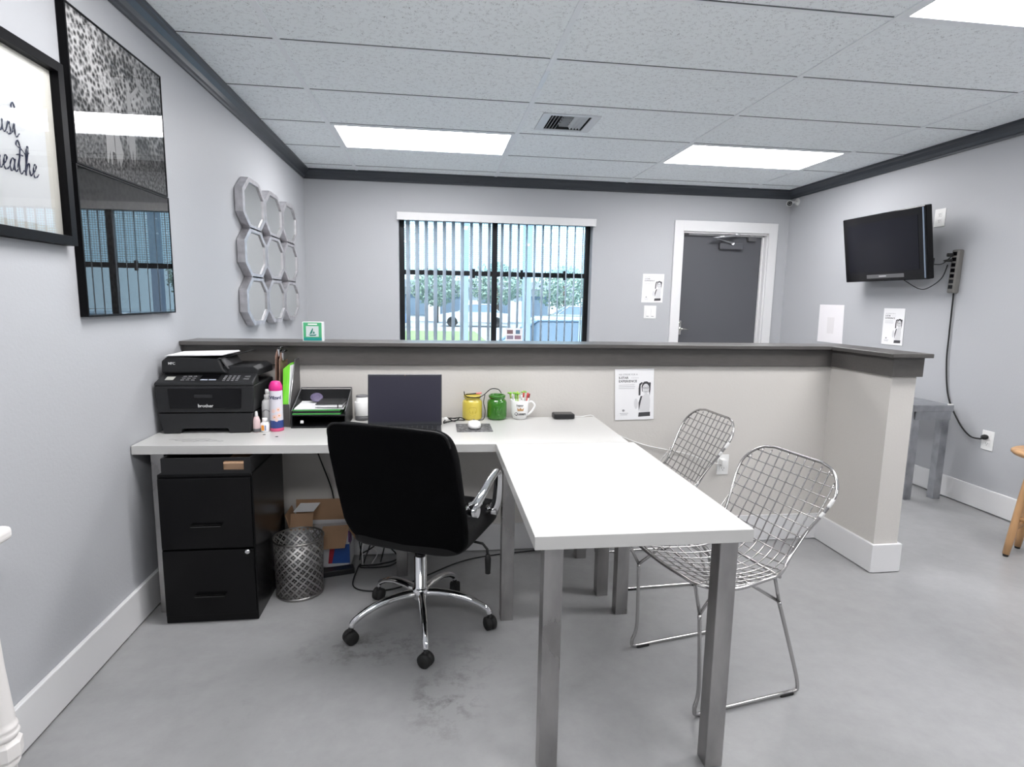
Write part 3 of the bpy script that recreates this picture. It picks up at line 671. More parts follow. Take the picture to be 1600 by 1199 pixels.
# ------------------------------------------------------------------ printer
pr_ = thing('printer', 'black multifunction laser printer at the left end of the desk', 'printer', (.205, 2.65, TZ))
PX0, PX1, PY0, PY1 = .016, .396, 2.505, 2.80
Z = TZ
b1 = MB()
b1.prism([(PX0+.02, Z), (PX0+.085, Z), (PX0+.09, Z+.018), (PX0+.11, Z+.02), (PX1-.11, Z+.02), (PX1-.10, Z), (PX1-.02, Z), (PX1-.006, Z+.085), (PX0+.004, Z+.085)], 'y', PY0, PY1)
b1.build('paper_tray', PRN, pr_, .004)
b2 = MB().prism([(PX0+.004, Z+.088), (PX1-.004, Z+.088), (PX1+.002, Z+.20), (PX0-.004, Z+.20)], 'y', PY0-.004, PY1)
b2.build('body', PRN, pr_, .006)
MB().prism([(PX0+.052, Z+.105), (PX1-.052, Z+.105), (PX1-.047, Z+.188), (PX0+.047, Z+.188)], 'y', PY0-.008, PY0+.01).build('front_door', BLKG, pr_, .003)
MB().box(.165, PY0-.011, Z+.150, .235, PY0-.004, Z+.164).build('door_grip', BLKP, pr_, .002)
text('lettering', 'brother', .019, plane_m((.208, PY0-.0092, Z+.117), (1, 0, 0), (0, 0, 1)), mat('silver_ink', (.7, .7, .7), .4), pr_, .0002)
# sloping control panel
cpn = MB().hexa([(PX0-.004, PY0-.006, Z+.20), (PX1+.002, PY0-.006, Z+.20), (PX1-.002, PY0+.085, Z+.20), (PX0, PY0+.085, Z+.20)],
                [(PX0-.002, PY0-.004, Z+.213), (PX1, PY0-.004, Z+.213), (PX1-.004, PY0+.085, Z+.245), (PX0+.006, PY0+.085, Z+.245)])
cpn.build('control_panel', PRN, pr_, .004)
sl = math.atan2(.032, .089)
def panelM(x, t): return Matrix.Translation((x, PY0-.004+t*math.cos(sl), Z+.2132+t*math.sin(sl))) @ Matrix.Rotation(sl, 4, 'X')
MB().box(-.036, -.018, 0, .036, .018, .002, M=panelM(.215, .048)).build('display', BLKG, pr_, .001)
MB().box(-.030, -.004, .002, -.002, .004, .0032, M=panelM(.215, .020)).box(.003, -.004, .002, .03, .004, .0032, M=panelM(.215, .020)).build('soft_keys', mat('pale_blue_keys', (.45, .48, .58), .4), pr_)
kb = MB()
for i in range(4):
    for j in range(4): kb.box(-.005, -.003, 0, .005, .003, .0022, M=panelM(.275+.017*i, .018+.013*j))
for i in range(3):
    for j in range(3): kb.box(-.007, -.0025, 0, .007, .0025, .0022, M=panelM(.115+.020*i, .020+.016*j))
kb.build('keypad', mat('grey_key_legends', (.22, .22, .23), .5), pr_, .0006)
MB().box(-.016, -.016, 0, .016, .014, .0008, M=panelM(.062, .038)).build('sticker', mat('tan_sticker', (.45, .45, .42), .6), pr_)
MB().box(-.010, -.006, 0, .012, .006, .002, M=panelM(.36, .03)).box(-.010, -.006, 0, .012, .006, .002, M=panelM(.36, .052)).build('start_keys', GREYM, pr_, .001)
# scanner lid and document feeder
MB().prism([(PX0+.008, Z+.23), (PX1+.0, Z+.23), (PX1+.0, Z+.258), (PX1-.02, Z+.272), (PX0+.008, Z+.272)], 'y', PY0+.075, PY1).build('scanner_lid', PRN, pr_, .004)
MB().prism([(PX0+.004, Z+.245), (PX1-.12, Z+.245), (PX1-.135, Z+.262), (.245, Z+.305), (PX0+.03, Z+.315), (PX0+.006, Z+.295)], 'y', PY0+.052, PY1-.02).build('document_feeder', PRN, pr_, .006)
MB().hexa([(.238, PY0+.05, Z+.302), (.246, PY0+.05, Z+.304), (.246, PY1-.03, Z+.304), (.238, PY1-.03, Z+.302)], [(.250, PY0+.05, Z+.309), (.258, PY0+.05, Z+.307), (.258, PY1-.03, Z+.307), (.25, PY1-.03, Z+.309)]).build('feeder_edge', GREYM, pr_)
MB().hexa([(.246, PY0+.07, Z+.303), (.275, PY0+.07, Z+.262), (.275, PY1-.03, Z+.262), (.246, PY1-.03, Z+.303)], [(.250, PY0+.07, Z+.306), (.281, PY0+.07, Z+.262), (.281, PY1-.03, Z+.262), (.25, PY1-.03, Z+.306)]).build('feeder_slope', GREYM, pr_)
MB().hexa([(.23, PY0+.12, Z+.296), (.34, PY0+.12, Z+.328), (.34, PY1-.03, Z+.328), (.23, PY1-.03, Z+.296)], [(.23, PY0+.12, Z+.300), (.34, PY0+.12, Z+.332), (.34, PY1-.03, Z+.332), (.23, PY1-.03, Z+.300)]).build('input_tray', PRN, pr_, .002)
text('model_lettering', 'MFC', .014, plane_m((.062, PY0+.0515, Z+.285), (1, 0, 0), (0, 0, 1)), mat('silver_ink', (0, 0, 0)), pr_, .0002)
pp = MB()
for k in range(4):
    M = Matrix.Translation((.152, PY0+.150, Z+.3175+.0012*k)) @ Matrix.Rotation(R(1.5*k-2), 4, 'Z') @ Matrix.Rotation(R(-1.5), 4, 'Y')
    pp.box(-.112, -.10, 0, .118, .10, .001, M=M)
setp(pp.build('paper_stack', PAPER), 'stack of white paper lying on top of the black printer', 'paper')

# ------------------------------------------------------------------ bottles by the printer
def bottle(name, label, cat, x, y, parts):
    t = thing(name, label, cat, (x, y, TZ))
    for (nm, prof, m) in parts: MB().lathe([(r, z) for r, z in prof], (0, 0, 0), 24).build(nm, m, t, local=True)
    return t
WB = mat('white_bottle', (.80, .80, .80), .3)
t = bottle('spray_bottle', 'white spray bottle with a fine mist pump beside the printer', 'bottle', .425, 2.588,
    [('bottle_body', [(0, 0), (.021, 0), (.0235, .004), (.0235, .105), (.020, .122), (.012, .130), (0, .13)], WB),
     ('collar', [(0, .128), (.0125, .128), (.0125, .148), (.009, .15), (0, .15)], WHT), ('pump_head', [(0, .15), (.008, .15), (.008, .166), (.0065, .172), (0, .172)], WHT)])
lb = MB()
pts = [(-.016+.032*i/10, .075+.012*math.sin(i/10*PI)) for i in range(11)]
lb.tube([(p[0], -math.sqrt(.024**2-p[0]**2), p[1]) for p in pts], .0013, 5); lb.build('printed_arc', INKG, t, local=True)
t = bottle('lotion_bottle', 'small pale pink tapered bottle at the printer corner', 'bottle', .397, 2.522,
    [('bottle_body', [(0, 0), (.014, 0), (.015, .003), (.0145, .05), (.009, .066), (.0, .067)], mat('pale_pink_bottle', (.66, .50, .50), .4)), ('cap', [(0, .064), (.0075, .064), (.0045, .088), (0, .09)], WHT),
     ('grey_band', [(.0152, .002), (.0155, .004), (.0155, .014), (.0152, .016)], GREYM)])
t = bottle('pill_bottle', 'short white bottle with an orange label in front of the spray bottle', 'bottle', .428, 2.530,
    [('bottle_body', [(0, 0), (.017, 0), (.018, .003), (.018, .034), (.012, .041), (0, .041)], WB), ('cap', [(0, .04), (.0105, .04), (.0105, .056), (.0095, .058), (0, .058)], WHT)])
MB().box(-.010, -.0186, .008, .001, -.0172, .030).build('orange_print', mat('orange_print', (.75, .28, .03), .5), t, local=True)
MB().box(.0035, -.0184, .008, .008, -.0160, .030).build('blue_bar', mat('blue_grey_print', (.2, .27, .5), .5), t, local=True)
t = bottle('aerosol_can', 'air freshener spray can with pink cap and flowers beside the magazine file', 'spray can', .472, 2.548,
    [('can', [(0, .0), (.0265, 0), (.0275, .002), (.0275, .010), (.0262, .012), (.0265, .03)], mat('pink_can_base', (.62, .09, .20), .3)),
     ('blue_band', [(.0265, .014), (.0268, .016), (.0268, .045), (.0265, .047)], mat('blue_can_band', (.03, .06, .22), .3)),
     ('can_wall', [(.0265, .030), (.0265, .170), (.0255, .176), (0, .176)], mat('pale_can_wall', (.68, .66, .72), .3)),
     ('cap', [(.026, .174), (.0272, .178), (.0268, .192), (.021, .207), (.015, .213), (0, .215)], mat('hot_pink_cap', (.70, .03, .25), .3))])
def wrap(mb, pts, rr, mi=0):
    vs = [(rr*math.sin(p[0]/rr+.22), -rr*math.cos(p[0]/rr+.22), p[1]) for p in pts]; mb.add(vs, [tuple(range(len(vs)))], mi)
fl = MB()
for (fx_, fz, fr_) in ((-.008, .062, .011), (.011, .068, .010), (-.012, .088, .008), (.008, .094, .009), (.0, .050, .007)):
    for k in range(5):
        a = 2*PI*k/5; wrap(fl, ell(fx_+fr_*.6*math.cos(a), fz+fr_*.6*math.sin(a), fr_*.5, fr_*.5, 10), .02672+.00003*k)
fl.build('flower_print', mat('peach_flower_print', (.82, .60, .55), .5), t, local=True)
f2 = MB()
for (fx_, fz) in ((-.008, .062), (.011, .068), (.008, .094)): wrap(f2, ell(fx_, fz, .0028, .0028, 10), .02695)
f2.build('flower_center', mat('amber_print', (.6, .3, .05), .5), t, local=True)
for i, ch in enumerate('Wizard'):
    a = (-2.5+i)*.25; rr_ = .0266
    text('lettering', ch, .021, plane_m((.472+rr_*math.sin(a+.24), 2.548-rr_*math.cos(a+.24), TZ+.145), (math.cos(a+.24), math.sin(a+.24), 0), (0, 0, 1)), mat('navy_ink', (.02, .03, .10), .6), t, .0003)

# ------------------------------------------------------------------ magazine file and contents
mf = thing('magazine_file', 'dark grey slanted magazine file on the desk holding folders', 'file holder', (.474, 2.71, TZ))
FX0, FX1, FY0, FY1 = .436, .512, 2.615, 2.82
MF = mat('grey_mesh_metal', (.10, .095, .095), .5, .2, bump=.2, bscale=700)
sidep = [(FY0, TZ+.004), (FY1, TZ+.004), (FY1, TZ+.285), (FY1-.08, TZ+.285), (FY0, TZ+.10)]
for x in (FX0, FX1-.002): MB().prism(sidep, 'x', x, x+.002).build('side_panel', MF, mf)
MB().box(FX0, FY0, TZ, FX1, FY1, TZ+.004).box(FX0, FY0, TZ+.004, FX1, FY0+.002, TZ+.10).box(FX0, FY1-.002, TZ+.004, FX1, FY1, TZ+.285).build('tray', MF, mf)
MB().tube([(FX1-.001, FY0, TZ+.004), (FX1-.001, FY0, TZ+.10), (FX1-.001, FY1-.08, TZ+.286), (FX1-.001, FY1, TZ+.286)], .002, 6).tube([(FX0, FY0, TZ+.004), (FX0, FY0, TZ+.10), (FX0, FY1-.08, TZ+.286), (FX0, FY1, TZ+.286)], .002, 6).build('wire_edge', mat('silver_edge', (.5, .5, .5), .3, 1), mf)
BRN = mat('brown_hardboard', (.20, .12, .09), .6)
for (x, zt, lb) in ((.444, 1.035, 'brown clipboard in the magazine file, the taller one at the left'), (.460, 1.020, 'brown clipboard in the magazine file next to the green folder')):
    t = thing('clipboard', lb, 'clipboard', (x, 2.69, TZ+.005), group='clipboards in the magazine file')
    MB().prism([(2.63, TZ+.006), (2.80, TZ+.006), (2.80, zt-.02), (2.70, zt), (2.665, zt-.03)], 'x', x, x+.004).build('board', BRN, t)
    MB().box(x+.004, 2.69, zt-.035, x+.014, 2.76, zt+.004).build('clip', CHROME, t, .003)
    MB().tube([(x+.010, 2.69, zt+.004), (x+.010, 2.76, zt+.004)], .005, 8).build('clip_roll', mat('dark_steel_edge', (0, 0, 0)), t)
t = thing('folder', 'lime green folder in the magazine file', 'folder', (.49, 2.69, TZ+.005))
LIME = mat('lime_green_card', (.16, .60, .03), .5)
MB().hexa([(.480, 2.620, TZ+.09), (.502, 2.625, TZ+.09), (.502, 2.79, TZ+.006), (.480, 2.79, TZ+.006)], [(.476, 2.665, TZ+.250), (.505, 2.67, TZ+.275), (.506, 2.79, TZ+.275), (.478, 2.79, TZ+.245)]).build('cover', LIME, t)
MB().hexa([(.502, 2.626, TZ+.09), (.5045, 2.627, TZ+.09), (.5045, 2.78, TZ+.01), (.502, 2.78, TZ+.01)], [(.505, 2.672, TZ+.265), (.5075, 2.672, TZ+.265), (.5085, 2.78, TZ+.265), (.506, 2.78, TZ+.265)]).build('page_edge', PAPER, t)

# ------------------------------------------------------------------ letter tray
lt = thing('letter_tray', 'black two-tier letter tray stacked with folders and papers', 'letter tray', (.67, 2.68, TZ))
LX0, LX1, LY0, LY1 = .520, .752, 2.585, 2.80
MB().box(LX0, LY0, TZ, LX1, LY1, TZ+.006).box(LX0, LY1-.004, TZ, LX1, LY1, TZ+.14).build('base', BLKP, lt, .001)
for x in (LX0, LX1-.004):
    MB().prism([(LY0, TZ), (LY1, TZ), (LY1, TZ+.145), (LY0+.01, TZ+.072)], 'x', x, x+.004).build('side_panel', BLKP, lt)
MB().tube([(LX0+.002, LY0+.01, TZ+.073), (LX0+.002, LY1, TZ+.147), (LX1-.002, LY1, TZ+.147), (LX1-.002, LY0+.01, TZ+.073)], .0028, 6).build('wire_edge', GREYM, lt)
MB().box(LX0+.004, LY0+.004, TZ+.054, LX1-.004, LY1-.004, TZ+.058).build('shelf', BLKP, lt)
MB().box(.560, LY0-.001, TZ+.022, .573, LY0+.002, TZ+.034).build('label_holder', WHT, lt)
GRN = mat('green_card', (.05, .30, .06), .55)
def flatthing(name, label, cat, x0, y0, x1, y1, z0, z1, m, rot=0, bevel=.001, group=None):
    cx, cy = (x0+x1)/2, (y0+y1)/2
    t = MB().box(x0-cx, y0-cy, 0, x1-cx, y1-cy, z1-z0)
    o = t.build(name, m, None, bevel); o.location = (cx, cy, z0); o.rotation_euler = (0, 0, R(rot)); setp(o, label, cat, group); return o
flatthing('folder', 'green folder at the bottom of the papers in the letter tray', 'folder', .526, 2.588, .730, 2.79, TZ+.059, TZ+.065, GRN)
flatthing('folder', 'black folder between the two green folders in the letter tray', 'folder', .529, 2.590, .727, 2.79, TZ+.0655, TZ+.074, BLKP)
flatthing('folder', 'upper green folder beneath the white papers in the letter tray', 'folder', .526, 2.592, .728, 2.79, TZ+.0745, TZ+.079, GRN)
flatthing('paper_stack', 'white papers lying on the green folder in the letter tray', 'paper', .530, 2.598, .738, 2.79, TZ+.0795, TZ+.086, PAPER, 2)
t = thing('notebook', 'black notebook with elastic band on top of the letter tray', 'notebook', (.67, 2.64, TZ+.087))
MB().box(.622, 2.597, TZ+.087, .738, 2.745, TZ+.089).box(.622, 2.597, TZ+.101, .738, 2.745, TZ+.104).box(.622, 2.743, TZ+.087, .738, 2.746, TZ+.104).build('cover', mat('charcoal_cover', (.022, .022, .024), .4), t, .0008)
MB().box(.625, 2.599, TZ+.089, .735, 2.742, TZ+.101).build('pages', PAPER, t)
MB().box(.716, 2.5955, TZ+.0865, .720, 2.747, TZ+.1048).build('elastic_band', BLKP, t)
t = MB().lathe([(0, 0), (.026, 0), (.028, .002), (.026, .005), (0, .004)], (0, 0, 0), 28).lathe([(.012, .0052), (.014, .0062), (.016, .0052)], (0, 0, 0), 28)
o = t.build('coaster', mat('purple_grey_rubber', (.13, .11, .19), .5)); o.location = (.600, 2.745, TZ+.108); o.rotation_euler = (R(38), R(10), 0)
setp(o, 'round purple grey coaster leaning on the papers in the letter tray', 'coaster')

# ------------------------------------------------------------------ canisters, laptop, mouse...
t = thing('canister', 'white canister with a grey lid behind the left of the laptop', 'canister', (.803, 2.76, TZ))
MB().lathe([(0, .022), (.034, .022), (.036, .025), (.036, .085), (.033, .088), (.028, .088), (.028, .112), (.0, .112)], (0, 0, 0), 28).build('can_body', WHT, t, local=True)
MB().lathe([(0, 0), (.033, 0), (.034, .02), (.0, .022)], (0, 0, 0), 28).build('base', GREYM, t, local=True)
MB().lathe([(0, .111), (.029, .111), (.029, .114), (.025, .117), (0, .116)], (0, 0, 0), 28).build('lid', mat('mid_grey_lid', (.16, .16, .17), .4), t, local=True)
lp = thing('laptop', 'open dark laptop with its blank screen raised above the chair back', 'laptop', (1.02, 2.52, TZ))
LC = mat('laptop_grey', (.06, .062, .07), .35, .6)
LXa, LXb, LY = .850, 1.171, 2.56
MB().box(LXa+.002, LY-.20, TZ+.001, LXb-.002, LY, TZ+.015).build('deck', LC, lp, .003)
kk = MB()
for i in range(13):
    for j in range(5): kk.box(LXa+.02+i*.0218, LY-.105+j*.018, TZ+.015, LXa+.038+i*.0218, LY-.091+j*.018, TZ+.0165)
kk.build('keyboard', BLKP, lp)
MB().box(.965, LY-.185, TZ+.015, 1.06, LY-.125, TZ+.0156).build('touchpad', GREYM, lp)
tilt = R(-8)
SM = Matrix.Translation((0, LY-.002, TZ+.018)) @ Matrix.Rotation(tilt, 4, 'X')
MB().box(LXa, -.003, -.004, LXb, .004, .222, M=SM).build('lid', LC, lp, .003)
SCRM = mat('dark_lcd', (.028, .027, .042), .28)
MB().box(LXa+.006, -.0036, .012, LXb-.006, -.003, .213, M=SM).build('screen', SCRM, lp)
MB().box(1.008, -.0038, .2155, 1.012, -.003, .2185, M=SM).build('webcam', mat('amber_dot', (.3, .2, .1), .4), lp)
mp_ = flatthing('mouse_pad', 'black and grey patterned mouse pad on the desk', 'mouse pad', 1.235, 2.475, 1.392, 2.635, TZ, TZ+.003, mat('grey_black_marbled_mat', (.13, .13, .135), .6, noise=.98, nscale=75))
t = thing('mouse', 'white computer mouse on the patterned mouse pad', 'mouse', (1.315, 2.545, TZ+.003))
MB().sup((0, 0, .014), (.029, .048, .017), .75, fn=lambda p: (p.x, p.y, max(p.z, -.013))).build('shell', WHT, t, local=True)
MB().box(-.0006, .004, .026, .0006, .046, .0305).build('button_gap', GREYM, t, local=True)
MB().lathe([(0, -.003), (.006, -.003), (.006, .003), (0, .003)], (0, .026, .0275), 12, axis='x').build('scroll_wheel', GREYM, t, local=True)

# glasses / cable coil beside the laptop
t = thing('cable_coil', 'coiled black charging cable on the desk beside the laptop', 'cable', (1.225, 2.70, TZ))
MB().tube(bez([(1.18, 2.66, TZ+.006), (1.20, 2.715, TZ+.012), (1.235, 2.73, TZ+.008), (1.255, 2.70, TZ+.018), (1.23, 2.675, TZ+.006), (1.20, 2.70, TZ+.018), (1.215, 2.74, TZ+.006), (1.262, 2.735, TZ+.010), (1.28, 2.71, TZ+.004), (1.25, 2.68, TZ+.010), (1.21, 2.67, TZ+.006), (1.18, 2.64, TZ+.005)], 8), .003, 6).build('cord', BLKG, t)
MB().sup((1.193, 2.70, TZ+.012), (.010, .018, .007), .5).build('connector', WHT, t)

def jar(x, y, m, name, label, see=False):
    t = thing(name, label, 'jar', (x, y, TZ))
    prof = [(0, 0), (.040, 0), (.046, .004), (.0475, .012), (.0475, .082), (.044, .092), (.036, .098), (.036, .102), (.041, .106), (.041, .116), (.036, .119)]
    inner = [(.033, .117), (.033, .098), (.042, .088), (.043, .012), (0, .008)]
    MB().lathe(prof+inner, (0, 0, 0), 36).build('jar_body', m, t, local=True)
    rb = MB()
    rb.tube([(.0478*math.sin(a*.0), 0, 0) for a in (0, 1)], .0001, 3)
    em = MB()
    pts = []
    for i in range(24):
        a = 2*PI*i/24; u, v_ = .021*math.cos(a), .047+.021*math.sin(a); pts.append((.0480*math.sin(u/.048), -.0480*math.cos(u/.048), v_))
    em.tube(pts, .0014, 6, True)
    for s_ in (-1, 0, 1): em.tube([(.0478*math.sin((.012*s_)/.048+.0), -.0478*math.cos(.012*s_/.048), .036), (.0478*math.sin((.016*s_)/.048), -.0478*math.cos(.016*s_/.048), .058)], .0012, 6)
    em.build('embossed_ring', m, t, local=True)
    return t
YEL = mat('yellow_glazed_glass', (.62, .50, .08), .22, coat=.4)
GRG = mat('green_glass', (.05, .24, .02), .08, coat=.5, trans=.35)
jar(1.318, 2.755, YEL, 'candle_jar', 'yellow jar with an embossed ring on the desk')
jar(1.437, 2.755, GRG, 'candle_jar', 'green glass jar between the yellow jar and the mug')
t = thing('pen', 'pink pen resting across the yellow jar', 'pen', (1.32, 2.75, TZ+.123))
MB().tube([(1.285, 2.74, TZ+.121), (1.335, 2.75, TZ+.124)], .0032, 8).build('barrel', BLKP, t); MB().tube([(1.335, 2.75, TZ+.124), (1.362, 2.755, TZ+.126)], .004, 8).build('cap', mat('salmon_pink', (.75, .22, .20), .4), t)
setp(MB().tube(bez([(1.278, 2.745, TZ+.135), (1.283, 2.725, TZ+.118), (1.31, 2.709, TZ+.112), (1.345, 2.714, TZ+.112), (1.372, 2.73, TZ+.122), (1.405, 2.74, TZ+.147), (1.44, 2.75, TZ+.145), (1.458, 2.76, TZ+.125)], 8), .0022, 6).build('cord', BLKG), 'black cord looped over the yellow jar and into the green jar', 'cord')
setp(MB().tube(bez([(1.377, 2.735, TZ+.120), (1.368, 2.70, TZ+.09), (1.375, 2.69, TZ+.05), (1.365, 2.66, TZ+.018), (1.34, 2.62, TZ+.02), (1.322, 2.594, TZ+.018)], 8), .0018, 6).build('cord', BLKG), 'thin black cord dropping from the jars to the white mouse', 'cord')
# lamp-like stem inside the green jar
# mug and pens
mg = thing('mug', 'white mug with dark lettering and a gold crown, filled with pens', 'mug', (1.548, 2.755, TZ))
MUGM = mat('white_ceramic', (.84, .84, .83), .15)
MB().lathe([(0, 0), (.028, 0), (.034, .004), (.041, .03), (.0435, .09), (.0425, .092), (.040, .09), (.037, .03), (0, .01)], (0, 0, 0), 36).build('cup', MUGM, mg, local=True)
MB().tube(bez([(.040, 0, .078), (.058, 0, .083), (.073, 0, .066), (.066, 0, .044), (.050, 0, .026), (.036, 0, .016)], 6), .0052, 10).build('handle', MUGM, mg, local=True)
text('lettering', 'Queen', .020, plane_m((1.545, 2.755-.0418, TZ+.030), (1, 0, 0), (0, 0, 1)), INK, mg, .0003)
cm = MB(); CMM = plane_m((1.546, 2.755-.0432, TZ+.052), (1, 0, 0), (0, 0, 1)); flat(cm, [(-.014, -.007), (.014, -.007), (.016, .008), (.007, 0), (0, .009), (-.007, 0), (-.016, .008)], CMM)
cm.build('crown_print', mat('gold_print', (.5, .28, .12), .4, .3), mg)
text('lettering', 'happy', .014, plane_m((1.543, 2.755-.0441, TZ+.072), (1, 0, 0), (0, 0, 1)), INK, mg, .0002)
pc = [('green', (.20, .5, .05)), ('lime', (.45, .7, .10)), ('red', (.6, .04, .04)), ('white', (.8, .8, .8)), ('maroon', (.25, .03, .03)), ('yellow green', (.5, .6, .1))]
spots = [(-.022, .004, 'lime'), (-.012, -.014, 'green'), (-.004, .012, 'yellow green'), (.002, -.018, 'white'), (.010, .004, 'green'), (.017, -.012, 'red'), (.024, .008, 'maroon'), (-.018, -.008, 'white'), (.008, -.008, 'red'), (-.006, -.006, 'lime')]
desc = ['at the left rim', 'at the front left', 'at the back middle', 'at the front middle', 'right of the middle', 'at the front right', 'at the far right by the handle', 'tucked behind the left rim', 'inside the middle cluster', 'leaning left of the middle']
cdict = dict(pc)
for i, (dx, dy, cn) in enumerate(spots):
    t = thing('pen', '%s pen standing in the white mug %s' % (cn, desc[i]), 'pen', (1.548+dx*.6, 2.755+dy*.6, TZ+.012), group='pens in the mug')
    m_ = mat('pen_'+cn.replace(' ', '_'), cdict[cn], .35)
    a = Vector((dx*.55, dy*.55, .002)); b_ = Vector((dx*1.5, dy*1.4, .108+.010*((i*7) % 3)/2))
    MB().tube([a, a+(b_-a)*.8], .0032, 8).build('barrel', m_ if i % 2 else WHT, t, local=True)
    MB().tube([a+(b_-a)*.8, b_], .0042, 8).build('cap', m_, t, local=True)
    if cn in ('lime', 'green'):
        lf = MB()
        for k in range(5):
            an = 2*PI*k/5+i; e_ = b_+Vector((math.cos(an)*.014, math.sin(an)*.012, .006+.004*(k % 2)))
            lf.sup((b_+e_)/2, (.008, .0035, .003), .9, 8, 5, M=None)
            lf.tube([b_, e_], [.003, .0012], 5)
        lf.build('leafy_topper', mat('topper_green', (.25, .55, .06), .5), t, local=True)

hs = thing('mobile_hotspot', 'small black wireless box on the right of the desk by the half wall', 'router', (1.765, 2.755, TZ))
MB().sup((0, 0, .013), (.052, .035, .012), .22).build('case', BLKP, hs, local=True)
MB().box(-.046, -.030, .0245, .046, .030, .0256).build('top_panel', BLKG, hs, .001, local=True)
cbw = setp(MB().tube(bez([(1.81, 2.765, TZ+.008), (1.86, 2.77, TZ+.004), (1.925, 2.80, TZ+.002), (1.96, 2.815, .66), (2.06, 2.822, .60), (2.2, 2.822, .545), (2.33, 2.82, .515), (2.45, 2.82, .49), (2.56, 2.81, .452), (2.62, 2.80, .437), (2.64, 2.80, .437)], 8), .0022, 6).build('white_cable', WHT), 'thin white cable sagging from the desk to the half wall outlet', 'cable')
# outlets
def outlet(name, label, M, wdt, hgt, duplex=True, group=None):
    t = thing(name, label, 'outlet', M.to_translation(), group=group)
    MB().box(-wdt/2, -hgt/2, 0, wdt/2, hgt/2, .005, M=M).build('cover_plate', WHT, t, .0015)
    if duplex:
        sk = MB()
        for s_ in (-1, 1):
            MB().box(-.017, s_*.021-.014, .005, .017, s_*.021+.014, .007, M=M).build('socket', WHT, t, .003)
            for dx in (-.006, .006): sk.box(dx-.001, s_*.021-.002, .007, dx+.001, s_*.021+.007, .0074, M=M)
            sk.box(-.002, s_*.021-.010, .007, .002, s_*.021-.006, .0074, M=M)
        sk.build('slots', INK, t)
    return t
MH = plane_m((2.652, YH, .427), (1, 0, 0), (0, 0, 1))
outlet('wall_outlet', 'white outlet on the half wall between the two wire chairs', MH, .064, .108)
t = thing('wall_charger', 'white cube charger plugged into the half wall outlet', 'charger', (2.64, YH-.007, .437)); MB().box(2.628, YH-.045, .432, 2.655, YH-.007, .462).build('cube', WHT, t, .002)

# ------------------------------------------------------------------ posters
def poster(M, wd, ht, label, curl=0):
    t = thing('poster', label, 'poster', M.to_translation(), group='service posters on the walls')
    MB().box(0, 0, 0, wd, ht, .0008, M=M).build('sheet', PAPER, t)
    k = wd/.21
    def T(nm, s, size, x, y, bold, m=INK, sp=1.0):
        text(nm, s, size*k, M @ Matrix.Translation((x*k, y*k, .0012)), m, t, bold*k, 'LEFT', .0001, sp)
    T('lettering', 'WE STRIVE FOR A', .0115, .020, .239, 0, INKG, 1.12)
    T('lettering', '5-STAR', .0165, .020, .222, .00025, INK)
    T('lettering', '* * * * *', .0120, .088, .219, 0, INKG)
    T('lettering', 'EXPERIENCE', .0165, .020, .204, .00025, INK, 1.08)
    ln = MB()
    for q in range(3): flat(ln, [(.02*k, (.184-.009*q)*k), ((.105+.003*(q % 2))*k, (.184-.009*q)*k), ((.105+.003*(q % 2))*k, (.1855-.009*q)*k), (.02*k, (.1855-.009*q)*k)], M, z=.001)
    flat(ln, ell(.045*k, .050*k, .007*k, .006*k), M, z=.001)
    for q in range(2): flat(ln, [((.025+.004*q)*k, (.034-.008*q)*k), ((.07-.004*q)*k, (.034-.008*q)*k), ((.07-.004*q)*k, (.036-.008*q)*k), ((.025+.004*q)*k, (.036-.008*q)*k)], M, z=.001)
    ln.build('small_print', INKG, t)
    d = MB()     # dark hair, sleeve and belt
    flat(d, [(p[0]*k, p[1]*k) for p in [(.146, .150), (.143, .175), (.148, .192), (.158, .201), (.172, .202), (.184, .195), (.190, .198), (.193, .192), (.191, .160), (.187, .125), (.183, .150), (.165, .140)]], M, z=.001)
    flat(d, [(p[0]*k, p[1]*k) for p in [(.125, .015), (.190, .018), (.190, .040), (.128, .038)]], M, z=.001)
    flat(d, [(p[0]*k, p[1]*k) for p in [(.128, .045), (.140, .10), (.150, .125), (.138, .125), (.127, .09)]], M, z=.001)
    flat(d, [(p[0]*k, p[1]*k) for p in [(.127, .128), (.127, .165), (.131, .19), (.142, .198), (.150, .196), (.138, .18), (.137, .13)]], M, z=.001)
    d.build('dark_portrait_areas', mat('soft_black_ink', (.06, .06, .065), .8), t)
    e = MB()
    flat(e, [(p[0]*k, p[1]*k) for p in ell(.166, .163, .0185, .027)], M, z=.0014)
    flat(e, [(p[0]*k, p[1]*k) for p in [(.135, .042), (.186, .042), (.190, .10), (.184, .132), (.170, .138), (.158, .134), (.146, .122), (.138, .09)]], M, z=.0014)
    flat(e, [(p[0]*k, p[1]*k) for p in ell(.113, .085, .010, .028)], M, z=.0010)
    e.build('light_portrait_areas', mat('pale_grey_ink', (.66, .66, .67), .8), t)
    g = MB()     # glasses and smile
    for cx_ in (.158, .174):
        pts = ell(cx_, .168, .0065, .0042, 12); g.tube([M @ Vector((p[0]*k, p[1]*k, .0022)) for p in pts], .0007, 5, True)
    g.tube([M @ Vector((p[0]*k, p[1]*k, .0022)) for p in [(.158, .150), (.166, .1465), (.174, .150)]], .0008, 5)
    g.build('face_lines', INK, t)
    return t
poster(plane_m((2.052, YH-.003, .672), (1, -.0, .02), (-.045, 0, 1)), .205, .262, 'poster taped to the half wall under the cap, above the wire chairs')
poster(plane_m((3.115, YB-.003, 1.272), (1, 0, .005), (0.02, 0, 1)), .213, .272, 'poster on the back wall beside the door, above the light switch')
poster(plane_m((XR-.003, 4.125, .985), (0, -1, 0), (0, .02, 1)), .206, .275, 'poster on the right wall below the television')
